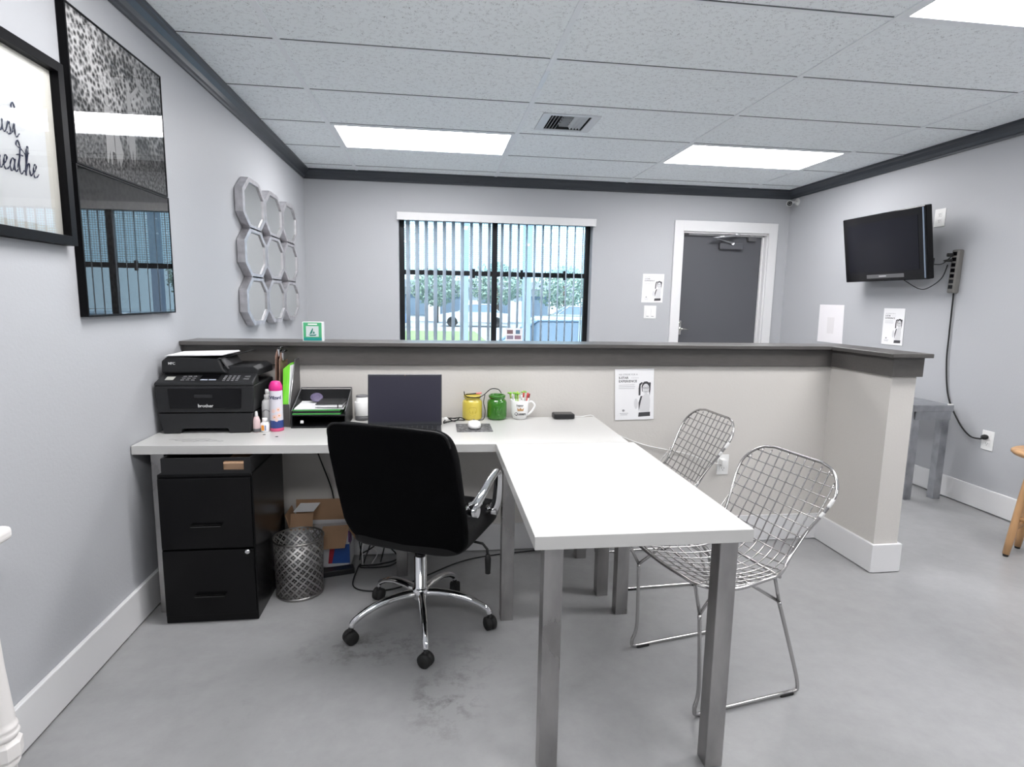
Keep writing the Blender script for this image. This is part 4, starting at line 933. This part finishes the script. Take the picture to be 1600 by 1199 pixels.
bp = thing('blank_notice', 'blank white paper taped to the right wall left of the poster', 'paper', (XR-.003, 4.73, 1.1))
MB().prism([(4.895, .95), (4.565, .95), (4.580, 1.279), (4.900, 1.281)], 'x', XR-.004, XR-.0025).build('sheet', mat('translucent_white_sheet', (.82, .80, .82), .6), bp)
MB().prism([(4.775, 1.03), (4.690, 1.03), (4.69, 1.17), (4.78, 1.17)], 'x', XR-.0048, XR-.0042).build('faint_print', mat('faint_grey_print', (.74, .72, .73), .7), bp)
# light switch
MS = plane_m((3.208, YB, 1.180), (1, 0, 0), (0, 0, 1))
t = thing('light_switch', 'white double rocker light switch on the back wall beside the door', 'light switch', (3.208, YB, 1.18))
MB().box(-.062, -.062, 0, .062, .062, .006, M=MS).build('cover_plate', WHT, t, .002)
for s_ in (-1, 1):
    MB().box(s_*.025-.017, -.036, .006, s_*.025+.017, .036, .010, M=MS).build('rocker', WHT, t, .003)
    MB().box(s_*.025-.012, -.044, .006, s_*.025+.012, -.0395, .0075, M=MS).build('indicator', INKG, t)

# ------------------------------------------------------------------ green box on the cap
gb = thing('card_box', 'small green and white box standing on the half wall cap', 'box', (.575, 2.86, 1.061))
TEAL = mat('green_teal_box', (.08, .42, .20), .45)
MB().box(.525, 2.845, 1.061, .618, 2.880, 1.152).build('carton', WHT, gb, .001)
MB().box(.529, 2.8442, 1.064, .612, 2.845, 1.149).build('green_print', TEAL, gb)
MB().box(.529, 2.8440, 1.064, .612, 2.8443, 1.078).build('teal_print', mat('teal_print', (.02, .30, .27), .45), gb)
MB().box(.541, 2.8436, 1.082, .598, 2.8441, 1.132).build('label_window', mat('pale_grey_print', (.62, .68, .68), .5), gb)
MG = plane_m((.57, 2.8434, 1.104), (1, 0, 0), (0, 0, 1)); lf = MB()
flat(lf, [(-.018, -.012), (-.010, -.018), (.014, -.017), (.019, -.010), (.006, -.012)], MG); flat(lf, [(-.014, -.009), (.0, .018), (.004, .016), (.0, .0), (-.004, -.008)], MG); flat(lf, [(0, -.008), (.006, .006), (.012, -.006)], MG)
lf.build('leaf_emblem', mat('dark_teal_ink', (.03, .22, .17), .5), gb)
MB().box(.550, 2.8436, 1.138, .592, 2.8441, 1.144).build('white_print', WHT, gb)

# ------------------------------------------------------------------ television & power
tv = thing('television', 'black flat television mounted on the right wall', 'television', (XR, 3.95, 1.7))
TX = 4.385
TM = Matrix.Translation((TX, 3.985, 1.70)) @ Matrix.Rotation(R(-9.5), 4, 'Y')
def TB_(x0, y0, z0, x1, y1, z1, nm, m, bv=.003): return MB().box(x0, y0, z0, x1, y1, z1, M=TM).build(nm, m, tv, bv)
TB_(0, -.40, -.245, .05, .395, .245, 'bezel', BLKG, .006)
TB_(.05, -.36, -.22, .085, .36, .21, 'rear_housing', BLKP, .012)
TB_(-.0015, -.335, -.175, .0005, .345, .19, 'screen', mat('dark_tv_glass', (.006, .0065, .011), .16, spec=.3), 0)
TB_(-.003, -.388, -.235, .001, -.376, .235, 'silver_trim', mat('blue_grey_trim', (.25, .30, .38), .3, .6), 0)
TB_(-.003, -.2, -.222, .0, .16, -.195, 'speaker_bar', GREYM, 0)
MB().box(-.0036, -.035, -.2105, -.003, .035, -.2055, M=TM).build('badge', mat('silver_ink', (0, 0, 0)), tv)
MB().box(TX+.08, 3.92, 1.60, TX+.10, 4.08, 1.80).box(TX+.10, 3.97, 1.66, XR-.02, 4.03, 1.74).box(XR-.02, 3.90, 1.56, XR, 4.10, 1.84).build('wall_bracket', BLKP, tv, .003)
MB().box(TX+.035, 3.585, 1.515, TX+.075, 3.60, 1.60).build('side_connector', BLKP, tv, .003)
MB().tube(bez([(TX+.06, 3.60, 1.56), (4.50, 3.57, 1.56), (4.545, 3.56, 1.60), (4.555, 3.545, 1.618), (4.556, 3.535, 1.618)], 8), .003, 6).build('power_cable', RUB, tv)
MB().tube(bez([(TX+.05, 3.80, 1.46), (TX+.10, 3.72, 1.40), (TX+.12, 3.66, 1.405), (4.56, 3.62, 1.47), (4.575, 3.60, 1.56)], 8), .003, 6).build('signal_cable', RUB, tv)
pw = thing('surge_protector', 'grey vertical surge protector strip on the right wall beside the television', 'power strip', (XR, 3.52, 1.5))
PWM = Matrix.Translation((XR-.022, 3.523, 1.51)) @ Matrix.Rotation(R(1.5), 4, 'X')
MB().box(-.020, -.028, -.142, .022, .026, .142, M=PWM).build('housing', mat('warm_grey_plastic', (.17, .165, .155), .4), pw, .008)
for q in range(7):
    z = .115-.036*q
    MB().box(-.0215, -.016, z-.012, -.0195, .016, z+.012, M=PWM).build('socket', BLKG, pw, .001)
MB().tube([(XR-.045, 3.53, 1.618), (XR-.075, 3.545, 1.618)], .012, 8).build('plug', RUB, pw)
MB().tube([(XR-.045, 3.53, 1.582), (XR-.07, 3.55, 1.582), (XR-.085, 3.56, 1.581)], [.010, .008, .002], 8).build('plug', RUB, pw)
MB().tube(bez([(XR-.012, 3.525, 1.372), (XR-.010, 3.522, 1.10), (XR-.010, 3.515, .90), (XR-.010, 3.47, .68), (XR-.012, 3.37, .53), (XR-.012, 3.28, .455), (XR-.02, 3.20, .452), (XR-.022, 3.165, .468)], 10), .0048, 8).build('power_cord', RUB, pw)
MB().lathe([(0, -.035), (.014, -.034), (.017, -.02), (.015, -.008), (0, -.007)], (XR, 3.165, .470), 16, axis='x').build('plug', RUB, pw)
def MR(y, z): return plane_m((XR, y, z), (0, -1, 0), (0, 0, 1))
outlet('wall_outlet', 'white outlet low on the right wall taking the black cord', MR(3.158, .450), .078, .122)
outlet('wall_outlet', 'white outlet high on the right wall beside the television top', MR(3.715, 1.883), .088, .120)
# security camera
sc_ = thing('security_camera', 'white bullet security camera in the upper corner by the door', 'camera', (XR-.005, 5.36, 2.235))
Mc = Matrix.Translation((4.475, 5.33, 2.225)) @ Vector((-.50, -.82, -.16)).to_track_quat('-Z', 'Y').to_matrix().to_4x4()
MB().lathe([(0, -.028), (.022, -.028), (.027, -.022), (.027, .045), (.022, .055), (0, .056)], (0, 0, 0), 24, M=Mc).build('camera_body', WHT, sc_)
MB().lathe([(0, -.0285), (.020, -.0285), (.022, -.031), (.023, -.029)], (0, 0, 0), 24, M=Mc).build('lens', BLKG, sc_)
MB().lathe([(.010, -.0300), (.012, -.0325), (.014, -.0300)], (0, 0, 0), 20, M=Mc).build('lens_ring', GREYM, sc_)
MB().tube([(4.48, 5.36, 2.232), (4.53, 5.37, 2.245), (XR-.012, 5.37, 2.25)], .011, 8).lathe([(0, -.012), (.032, -.012), (.034, 0)], (XR, 5.37, 2.25), 24, axis='x').build('mount', WHT, sc_)

# ------------------------------------------------------------------ pictures on the left wall
def pframe(y0, y1, z0, z1, dep, wid, rec, name, label):
    t = thing(name, label, 'picture', (0, (y0+y1)/2, (z0+z1)/2))
    m = MB()
    m.box(.001, y0, z0, dep, y0+wid, z1).box(.001, y1-wid, z0, dep, y1, z1).box(.001, y0+wid, z0, dep, y1-wid, z0+wid).box(.001, y0+wid, z1-wid, dep, y1-wid, z1)
    m.build('frame', FRB, t, .0008)
    g = MB(); x = dep-rec; g.add([(x, y0+wid, z0+wid), (x, y1-wid, z0+wid), (x, y1-wid, z1-wid), (x, y0+wid, z1-wid)], [(0, 1, 2, 3)]); g.build('glass', PGLASS, t)
    return t, dep-rec-.003
t, xp = pframe(2.075, 2.712, 1.673, 2.152, .026, .006, .0015, 'framed_photograph', 'upper black framed photograph of a family under trees on the left wall')
PM1 = print_mat('family_photo_print', -.10, .02, .62)
MB().box(.002, 2.081, 1.679, xp, 2.706, 2.146).build('print', PM1, t)
# pale figures in the photograph (a grown-up lifting a child, two more standing)
fg = MB(); MF_ = plane_m((xp+.0006, 0, 0), (0, 1, 0), (0, 0, 1))
def fig(pts): flat(fg, pts, MF_)
flat(fg, ell(2.44, 2.02, .012, .016), MF_); fig([(2.428, 2.003), (2.452, 2.003), (2.462, 1.90), (2.47, 1.80), (2.455, 1.745), (2.445, 1.80), (2.435, 1.745), (2.42, 1.80), (2.425, 1.92)]); fig([(2.45, 1.995), (2.52, 2.052), (2.528, 2.045), (2.46, 1.975)])
flat(fg, ell(2.50, 2.095, .010, .013), MF_); fig([(2.503, 2.085), (2.525, 2.065), (2.59, 2.045), (2.615, 2.055), (2.612, 2.042), (2.58, 2.028), (2.565, 1.99), (2.555, 1.992), (2.56, 2.03), (2.52, 2.04), (2.50, 2.06)])
flat(fg, ell(2.285, 1.925, .013, .017), MF_); fig([(2.27, 1.905), (2.30, 1.905), (2.315, 1.83), (2.32, 1.76), (2.30, 1.76), (2.298, 1.715), (2.288, 1.715), (2.285, 1.76), (2.272, 1.715), (2.262, 1.715), (2.265, 1.80), (2.25, 1.83)])
flat(fg, ell(2.338, 1.845, .011, .013), MF_); fig([(2.322, 1.83), (2.352, 1.83), (2.375, 1.77), (2.365, 1.74), (2.35, 1.715), (2.34, 1.74), (2.33, 1.715), (2.322, 1.76)])
fg.build('pale_figures', mat('pale_photo_grey', (.50, .50, .50), .7), t)
t, xp = pframe(2.068, 2.718, 1.190, 1.671, .026, .006, .0015, 'framed_photograph', 'lower black framed dark photograph reflecting the window on the left wall')
MB().box(.002, 2.074, 1.196, xp, 2.712, 1.665).build('print', print_mat('dark_photo_print', -1, .008, .03), t)
t, xp = pframe(1.30, 2.030, 1.412, 1.945, .034, .028, .020, 'framed_sign', 'black framed sign with dark script writing on a pale mat, cut by the left edge')
MB().box(.002, 1.328, 1.440, xp-.0015, 2.002, 1.917).build('mat_board', mat('cream_mat', (.80, .79, .74), .8), t)
MB().box(xp-.0015, 1.378, 1.462, xp-.0005, 1.955, 1.900).build('inner_sheet', mat('off_white_sheet', (.86, .88, .89), .8), t)
# hand-drawn script letters: strokes in (advance, height) units
GL = {
 'u': ([[(0, .9), (.05, .3), (.25, 0), (.5, .3), (.55, .95), (.55, .3), (.75, .05), (.95, .3)]], .9),
 's': ([[(0, .15), (.34, 1.12), (.38, .75), (.50, .30), (.34, 0), (.10, .10)], [(.34, 0), (.55, .1), (.75, .35)]], .72),
 't': ([[(0, .35), (.22, 1.2), (.34, 2.0), (.24, 1.1), (.24, .25), (.42, .0), (.7, .3)], [(-.12, 1.32), (.25, 1.42), (.62, 1.38)], [(.34, 2.0), (.05, 2.45), (-.10, 2.05), (.45, 1.85), (1.05, 1.5), (1.25, 1.75)]], .8),
 'j': ([[(.3, .95), (.3, -.6), (.05, -1.1), (-.2, -.7), (.3, -.05), (.6, .4)]], .6),
 'b': ([[(0, .2), (.4, 1.9), (.25, 2.2), (.1, 1.5), (.15, .2), (.4, 0), (.65, .4), (.4, .85), (.2, .6), (.8, .75)]], .85),
 'r': ([[(0, .2), (.2, 1.05), (.3, .85), (.5, .85), (.45, .3), (.6, .05), (.8, .3)]], .75),
 'e': ([[(0, .25), (.35, .6), (.45, .95), (.25, 1.0), (.12, .5), (.25, .05), (.5, .08), (.75, .35)]], .72),
 'a': ([[(.55, .85), (.3, .98), (.08, .5), (.2, .02), (.45, .3), (.58, .95), (.55, .25), (.7, .05), (.9, .3)]], .85),
 'h': ([[(0, .2), (.4, 1.9), (.28, 2.2), (.15, 1.5), (.12, 0), (.3, .8), (.5, .95), (.55, .4), (.65, .05), (.9, .3)]], .85)}
scr = MB()
def script(word, yend, zbase, s):
    adv = sum(GL[c][1] for c in word)*s; y = yend-adv
    for c in word:
        for st_ in GL[c][0]:
            P_ = bez([(xp+.0012, y+p[0]*s+p[1]*s*.10, zbase+p[1]*s) for p in st_], 8)
            rs = [.0006+.0012*abs(math.sin(i*.35)) for i in range(len(P_))]
            scr.tube(P_, rs, 5)
        y += GL[c][1]*s
script('just', 1.843, 1.686, .036); script('breathe', 1.905, 1.590, .036)
scr.build('script_lettering', mat('slate_blue_ink', (.05, .06, .12), .7), t)

# ------------------------------------------------------------------ octagon mirror
mr_ = thing('wall_mirror', 'silver mirror of nine joined octagons on the left wall', 'mirror', (0, 4.30, 1.53))
MY0, MZ0, PY_, PZ_, MD = 3.634, 1.093, .444, .2885, .048
SIL = mat('silver_leaf_frame', (.52, .51, .53), .4, .75, noise=.15, nscale=25)
fmm = MB(); gl_ = MB()
def octa(cy, cz, hy, hz):
    a, b_ = hy*.46, hz*.44
    return [(cy-hy, cz-b_), (cy-a, cz-hz), (cy+a, cz-hz), (cy+hy, cz-b_), (cy+hy, cz+b_), (cy+a, cz+hz), (cy-a, cz+hz), (cy-hy, cz+b_)]
for i in range(3):
    for j in range(3):
        cy, cz = MY0+PY_*(i+.5), MZ0+PZ_*(j+.5)
        OO = octa(cy, cz, PY_/2+.004, PZ_/2+.004); II = octa(cy, cz, PY_/2-.034, PZ_/2-.021); I2 = octa(cy, cz, PY_/2-.045, PZ_/2-.028)
        fm = MB()
        for k in range(8):
            k2 = (k+1) % 8
            fm.add([(.004, *OO[k]), (.004, *OO[k2]), (MD, *OO[k2]), (MD, *OO[k])], [(0, 1, 2, 3)])
            fm.add([(MD, *OO[k]), (MD, *OO[k2]), (MD, *II[k2]), (MD, *II[k])], [(0, 1, 2, 3)])
            fm.add([(MD, *II[k]), (MD, *II[k2]), (MD-.012, *II[k2]), (MD-.012, *II[k])], [(0, 1, 2, 3)])
        fm.add([(.004, *p) for p in OO], [tuple(range(8))])
        fm.build('octagon_frame', SIL, mr_)
        g = MB(); g.add([(MD-.008, *p) for p in I2], [tuple(range(8))])
        for k in range(8):
            k2 = (k+1) % 8; g.add([(MD-.012, *II[k]), (MD-.012, *II[k2]), (MD-.008, *I2[k2]), (MD-.008, *I2[k])], [(0, 1, 2, 3)])
        g.build('mirror_glass', mat('mirror_glass_silver', (.80, .82, .80), .02, 1), mr_)

# ------------------------------------------------------------------ office chair
oc = thing('office_chair', 'black padded swivel office chair with chrome arms pulled up to the desk', 'office chair', (1.085, 2.165, 0))
hubc = Vector((1.085, 2.165, 0))
for k in range(5):
    a = R(-13+72*k); d = Vector((math.cos(a), math.sin(a), 0))
    P_ = [hubc+d*r+Vector((0, 0, z)) for r, z in ((.02, .135), (.08, .138), (.16, .128), (.22, .108), (.262, .083), (.272, .062))]
    MB().tube(bez(P_, 5), [.017]*5+[.016]*5+[.0145]*5+[.013]*5+[.012]*5+[.011], 10, sq=.8).build('base_arm', CHROME, oc)
    c0 = hubc+d*.275; pr2 = Vector((-d.y, d.x, 0)); a2 = a+R((35, -60, 20, 100, -40)[k]); wdir = Vector((math.cos(a2), math.sin(a2), 0))
    Mw = Matrix.Translation(c0+Vector((0, 0, .026))) @ wdir.to_track_quat('Z', 'Y').to_matrix().to_4x4()
    cst = MB().lathe([(0, -.022), (.018, -.022), (.025, -.018), (.026, -.004), (.020, -.002), (.020, .002), (.026, .004), (.025, .018), (.018, .022), (0, .022)], (0, 0, 0), 20, M=Mw)
    cst.tube([c0+Vector((0, 0, .03)), c0+Vector((0, 0, .062))], .008, 8)
    cst.build('caster', RUB, oc)
MB().lathe([(0, .085), (.013, .085), (.013, .11), (.030, .112), (.033, .118), (.033, .150), (.029, .156), (.024, .158), (.024, .285), (.020, .288), (0, .288)], (1.085, 2.165, 0), 28).build('hub', CHROME, oc)
MB().lathe([(0, .28), (.020, .28), (.020, .30), (.013, .302), (.013, .36), (0, .36)], (1.085, 2.165, 0), 24).build('gas_lift', BLKG, oc)
CH = Matrix.Translation((1.122, 2.145, 0)) @ Matrix.Rotation(R(-25), 4, 'Z')
MB().box(-.10, -.12, .352, .10, .10, .392, M=CH).build('tilt_mechanism', BLKP, oc, .008)
MB().tube([CH @ Vector(p) for p in ((.08, .02, .372), (.215, .0, .372), (.235, -.005, .355), (.237, -.005, .33))], .005, 8).tube([CH @ Vector(p) for p in ((.237, -.005, .335), (.238, -.005, .318), (.239, -.006, .262))], [.008, .012, .010], 10).build('height_lever', RUB, oc)
def seatfn(p):
    z = p.z + (.008*math.sin(p.y*2*PI/.075) if p.z > 0 and abs(p.x) < .2 else 0) - .10*max(0, p.y-.17)**1.2
    return (p.x, p.y, z+.10*p.x*p.x)
MB().sup((-.01, .02, .427), (.218, .228, .042), .28, 44, 26, fn=seatfn).build('seat', LEATH, oc, M=CH)
def backfn(p):
    # p.z runs -.24..+.24 ; lean, wings forward, waisted outline
    z = p.z; w_ = 1.0-.05*max(0, -z-.12)/.12-.04*max(0, z-.12)/.12
    bend = .30*p.x*p.x
    y = p.y + bend - .30*(z+.24) + .5*max(0, -z-.14)**1.3
    return (p.x*w_, y, z + .0)
MB().sup((0, -.185, .628), (.232, .030, .238), .26, 48, 30, fn=backfn).build('backrest', [FABK], oc, M=CH)
pp_ = [(x, -.205-.0+.30*x*x-.30*(z+.24), .628+z) for (x, z) in [(-.205, -.15), (-.215, 0), (-.212, .14), (-.20, .222), (-.12, .2365), (0, .239), (.12, .2365), (.20, .222), (.212, .14), (.215, 0), (.205, -.15)]]
MB().tube(bez([(p[0]*1.03, p[1]+.004, p[2]) for p in pp_], 5), .005, 6).build('piping', LEATH, oc, M=CH)
for sx in (-1, 1):
    P_ = bez([(sx*.222, -.140, .560), (sx*.238, -.135, .572), (sx*.250, -.105, .600), (sx*.254, -.04, .630), (sx*.256, .01, .645), (sx*.256, .035, .645), (sx*.255, .052, .630), (sx*.252, .058, .580), (sx*.246, .062, .520), (sx*.234, .066, .492)], 6)
    n_ = len(P_); rs = [.021-.007*math.sin(PI*i/n_) for i in range(n_)]
    ob = MB().tube(P_, rs, 12, sq=.75)
    ob.tube([(sx*.205, -.142, .548), (sx*.250, -.142, .548)], .020, 10).tube([(sx*.205, .066, .482), (sx*.248, .066, .482)], .018, 10)
    ob.build('armrest', CHROME, oc, M=CH)

# ------------------------------------------------------------------ wire chairs
def make_wire_chair(loc, rz, label):
    t = thing('wire_chair', label, 'chair', loc, rz, 'chrome wire grid chairs')
    # centreline profile (y forward, z up) from front lip over the seat to the top of the back
    prof = bez([(.255, 0, .450), (.235, 0, .438), (.12, 0, .410), (0, 0, .396), (-.09, 0, .404), (-.155, 0, .445), (-.200, 0, .53), (-.255, 0, .64), (-.310, 0, .752)], 12)
    Ls = [0]
    for a, b_ in zip(prof, prof[1:]): Ls.append(Ls[-1]+(b_-a).length)
    LT = Ls[-1]
    def at(t_):
        t_ = max(0, min(LT, t_)); i = 0
        while i < len(Ls)-2 and Ls[i+1] < t_: i += 1
        k = (t_-Ls[i])/(Ls[i+1]-Ls[i]); p = prof[i].lerp(prof[i+1], k); d = (prof[i+1]-prof[i]).normalized(); return p, Vector((d.z*-1, 0, d.x)) if False else (p, d)[1]
    def S(s_, t_):
        p, d = at(t_); nrm = Vector((-d.z, 0, d.x))          # (y, z) plane
        if nrm.z < 0: nrm = -nrm
        if t_ > LT*.52 and nrm.x < 0: nrm = -nrm
        k = .30+.75*math.sin(min(1, t_/LT*1.05)*PI)**2
        off = k*s_*s_
        return Vector((s_, p.x+nrm.x*off, p.z+nrm.z*off))
    WT = [(0, .235), (.18, .250), (.36, .228), (.60, .170), (.88, .214), (1.0001, .205)]
    def W(t_):
        u = t_/LT
        for (u0, v0), (u1, v1) in zip(WT, WT[1:]):
            if u <= u1: break
        q_ = (u-u0)/(u1-u0); q_ = q_*q_*(3-2*q_); w0 = v0+(v1-v0)*q_
        e = .085
        if t_ < e: w0 -= .085*(1-math.sqrt(max(0, 1-((e-t_)/e)**2)))
        e2 = .10
        if t_ > LT-e2: w0 -= .10*(1-math.sqrt(max(0, 1-((t_-LT+e2)/e2)**2)))
        return w0
    n = 80; ts = [LT*i/n for i in range(n+1)]
    rim = [S(W(x), x) for x in ts]+[S(W(LT)*(1-2*i/8), LT) for i in range(1, 8)]+[S(-W(x), x) for x in reversed(ts)]+[S(-W(0)*(1-2*i/8), 0) for i in range(1, 8)]
    MB().tube(rim, .0052, 8, True).build('rim', WIRE, t, local=True)
    g = MB(); step = .0375
    k = -7
    while k <= 7:
        s_ = k*step; seg_ = [x for x in [LT*i/60 for i in range(61)] if W(x) > abs(s_)]
        if len(seg_) > 2: g.tube([S(s_, x) for x in seg_], .0024, 5)
        k += 1
    q = step*.9
    while q < LT-.01:
        g.tube([S(W(q)*(-1+2*i/14), q) for i in range(15)], .0024, 5); q += step
    g.build('wire_grid', WIRE, t, local=True)
    for sx in (-1, 1):
        m = MB()
        jf = Vector((sx*.178, .195, .335)); jr = Vector((sx*.178, -.105, .330))
        run = bez([jf, Vector((sx*.185, .185, .10)), Vector((sx*.19, .20, .028)), Vector((sx*.19, .185, .0085)), Vector((sx*.19, .10, .0085)), Vector((sx*.19, -.10, .0085)), Vector((sx*.19, -.185, .0085)), Vector((sx*.19, -.20, .028)), Vector((sx*.186, -.175, .12)), jr], 8)
        m.tube(run, .0062, 8)
        for (a, b_) in ((jf, (sx*.215, .25, None)), (jf, (sx*.15, .10, None)), (jr, (sx*.215, -.045, None)), (jr, (sx*.13, .02, None))):
            # meet the underside of the seat grid
            tt = min(ts, key=lambda x: abs(at2(x).x-b_[1])) if False else None
            yy = b_[1]; best = min([x for x in ts if x < LT*.55], key=lambda x: abs(S(b_[0], x).y-yy)); e = S(b_[0], best)
            m.tube([a, e-Vector((0, 0, .004))], .0055, 8)
        m.build('sled_leg', WIRE, t, local=True)
        for y in (.155, -.155): MB().box(sx*.19-.009, y-.026, .0, sx*.19+.009, y+.026, .010).build('rubber_foot', RUB, t, .003, local=True)
    MB().tube([(-.10, .10, .400), (.10, .10, .400)], .005, 8).tube([(-.15, -.13, .395), (.15, -.13, .395)], .005, 8).build('cross_bar', WIRE, t, local=True)
    # short white patches along one side of the rim, slightly thicker than it
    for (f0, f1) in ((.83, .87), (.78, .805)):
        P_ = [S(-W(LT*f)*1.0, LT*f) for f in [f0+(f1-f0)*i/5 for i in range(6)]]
        MB().tube(P_, [.0052, .0064, .0058, .0066, .0058, .0052], 8).build('white_rim_patch', WHT, t, local=True)
    return t
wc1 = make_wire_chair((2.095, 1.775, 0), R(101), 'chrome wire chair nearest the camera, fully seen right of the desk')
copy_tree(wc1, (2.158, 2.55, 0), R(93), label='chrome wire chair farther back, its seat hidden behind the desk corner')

# ------------------------------------------------------------------ metal side table, stool, white table
stb = thing('side_table', 'grey metal side table behind the half wall end', 'table', (4.4, 3.6, 0))
MB().box(4.222, 3.34, .600, 4.500, 4.05, .642).build('top', STEEL2, stb, .003)
MB().box(4.24, 3.345, .545, 4.49, 3.357, .600).box(4.24, 3.36, .545, 4.252, 4.04, .600).build('apron', STEEL2, stb, .001)
for (x, y) in ((4.255, 3.385), (4.470, 3.385), (4.255, 4.02), (4.470, 4.02)): MB().box(x-.026, y-.026, 0, x+.026, y+.026, .600).build('leg', STEEL2, stb, .002)
MB().box(4.455, 3.338, .642, 4.495, 3.35, .650).build('corner_chip', WHT, stb, .003)

sto = thing('stool', 'honey pine wooden stool cut by the right edge of the photo', 'stool', (4.22, 2.45, 0))
MB().lathe([(0, .528), (.12, .528), (.150, .533), (.163, .545), (.163, .555), (.152, .562), (.10, .558), (0, .556)], (4.205, 2.46, 0), 40).build('seat', PINE, sto)
legs = []
for (dx, dy) in ((-.115, .045), (.03, .12), (.115, -.045), (-.045, -.115)):
    a = Vector((4.205+dx*.62, 2.46+dy*.62, .53)); b_ = Vector((4.205+dx*1.13, 2.46+dy*1.13, .012)); legs.append((a, b_))
    lg = MB().tube([a, a.lerp(b_, .4), a.lerp(b_, .85), b_], [.015, .018, .0175, .015], 14).build('leg', PINE, sto)
    MB().lathe([(0, 0), (.012, 0), (.013, .012), (0, .013)], tuple((b_.x, b_.y, 0)), 12).build('rubber_foot', RUB, lg)
for k in range(4):
    a0, b0 = legs[k]; a1, b1_ = legs[(k+1) % 4]; f_ = .74 if k % 2 == 0 else .62
    MB().tube([a0.lerp(b0, f_), a1.lerp(b1_, f_)], .0105, 10).build('stretcher', PINE, sto)

wt = thing('console_table', 'white painted table with a turned leg at the lower left edge', 'table', (.10, 1.15, 0))
MB().box(.018, .55, .715, .198, 1.392, .748).build('tabletop', WOODW, wt, .012, seg=4)
MB().box(.03, .58, .69, .175, 1.372, .716).build('apron', WOODW, wt, .003)
def tleg(x, y):
    MB().lathe([(.0, .66), (.014, .66), (.012, .62), (.0135, .55), (.019, .42), (.025, .33), (.0275, .295), (.0275, .285), (.031, .281), (.032, .275), (.029, .270), (.032, .266), (.034, .260), (.031, .254), (.029, .25), (.0, .25)], (x, y, 0), 32).box(x-.02, y-.02, .655, x+.02, y+.02, .70).lathe([(0, .252), (.026, .252), (.037, .238), (.037, .206), (.026, .192), (0, .192)], (x, y, 0), 8, smooth=False).lathe([(0, .195), (.027, .195), (.030, .188), (.027, .181), (.022, .176), (.020, .10), (.024, .03), (.018, .0), (0, 0)], (x, y, 0), 32).build('turned_leg', WOODW, wt)
tleg(.153, 1.352); tleg(.153, .62); tleg(.055, 1.352); tleg(.055, .62)
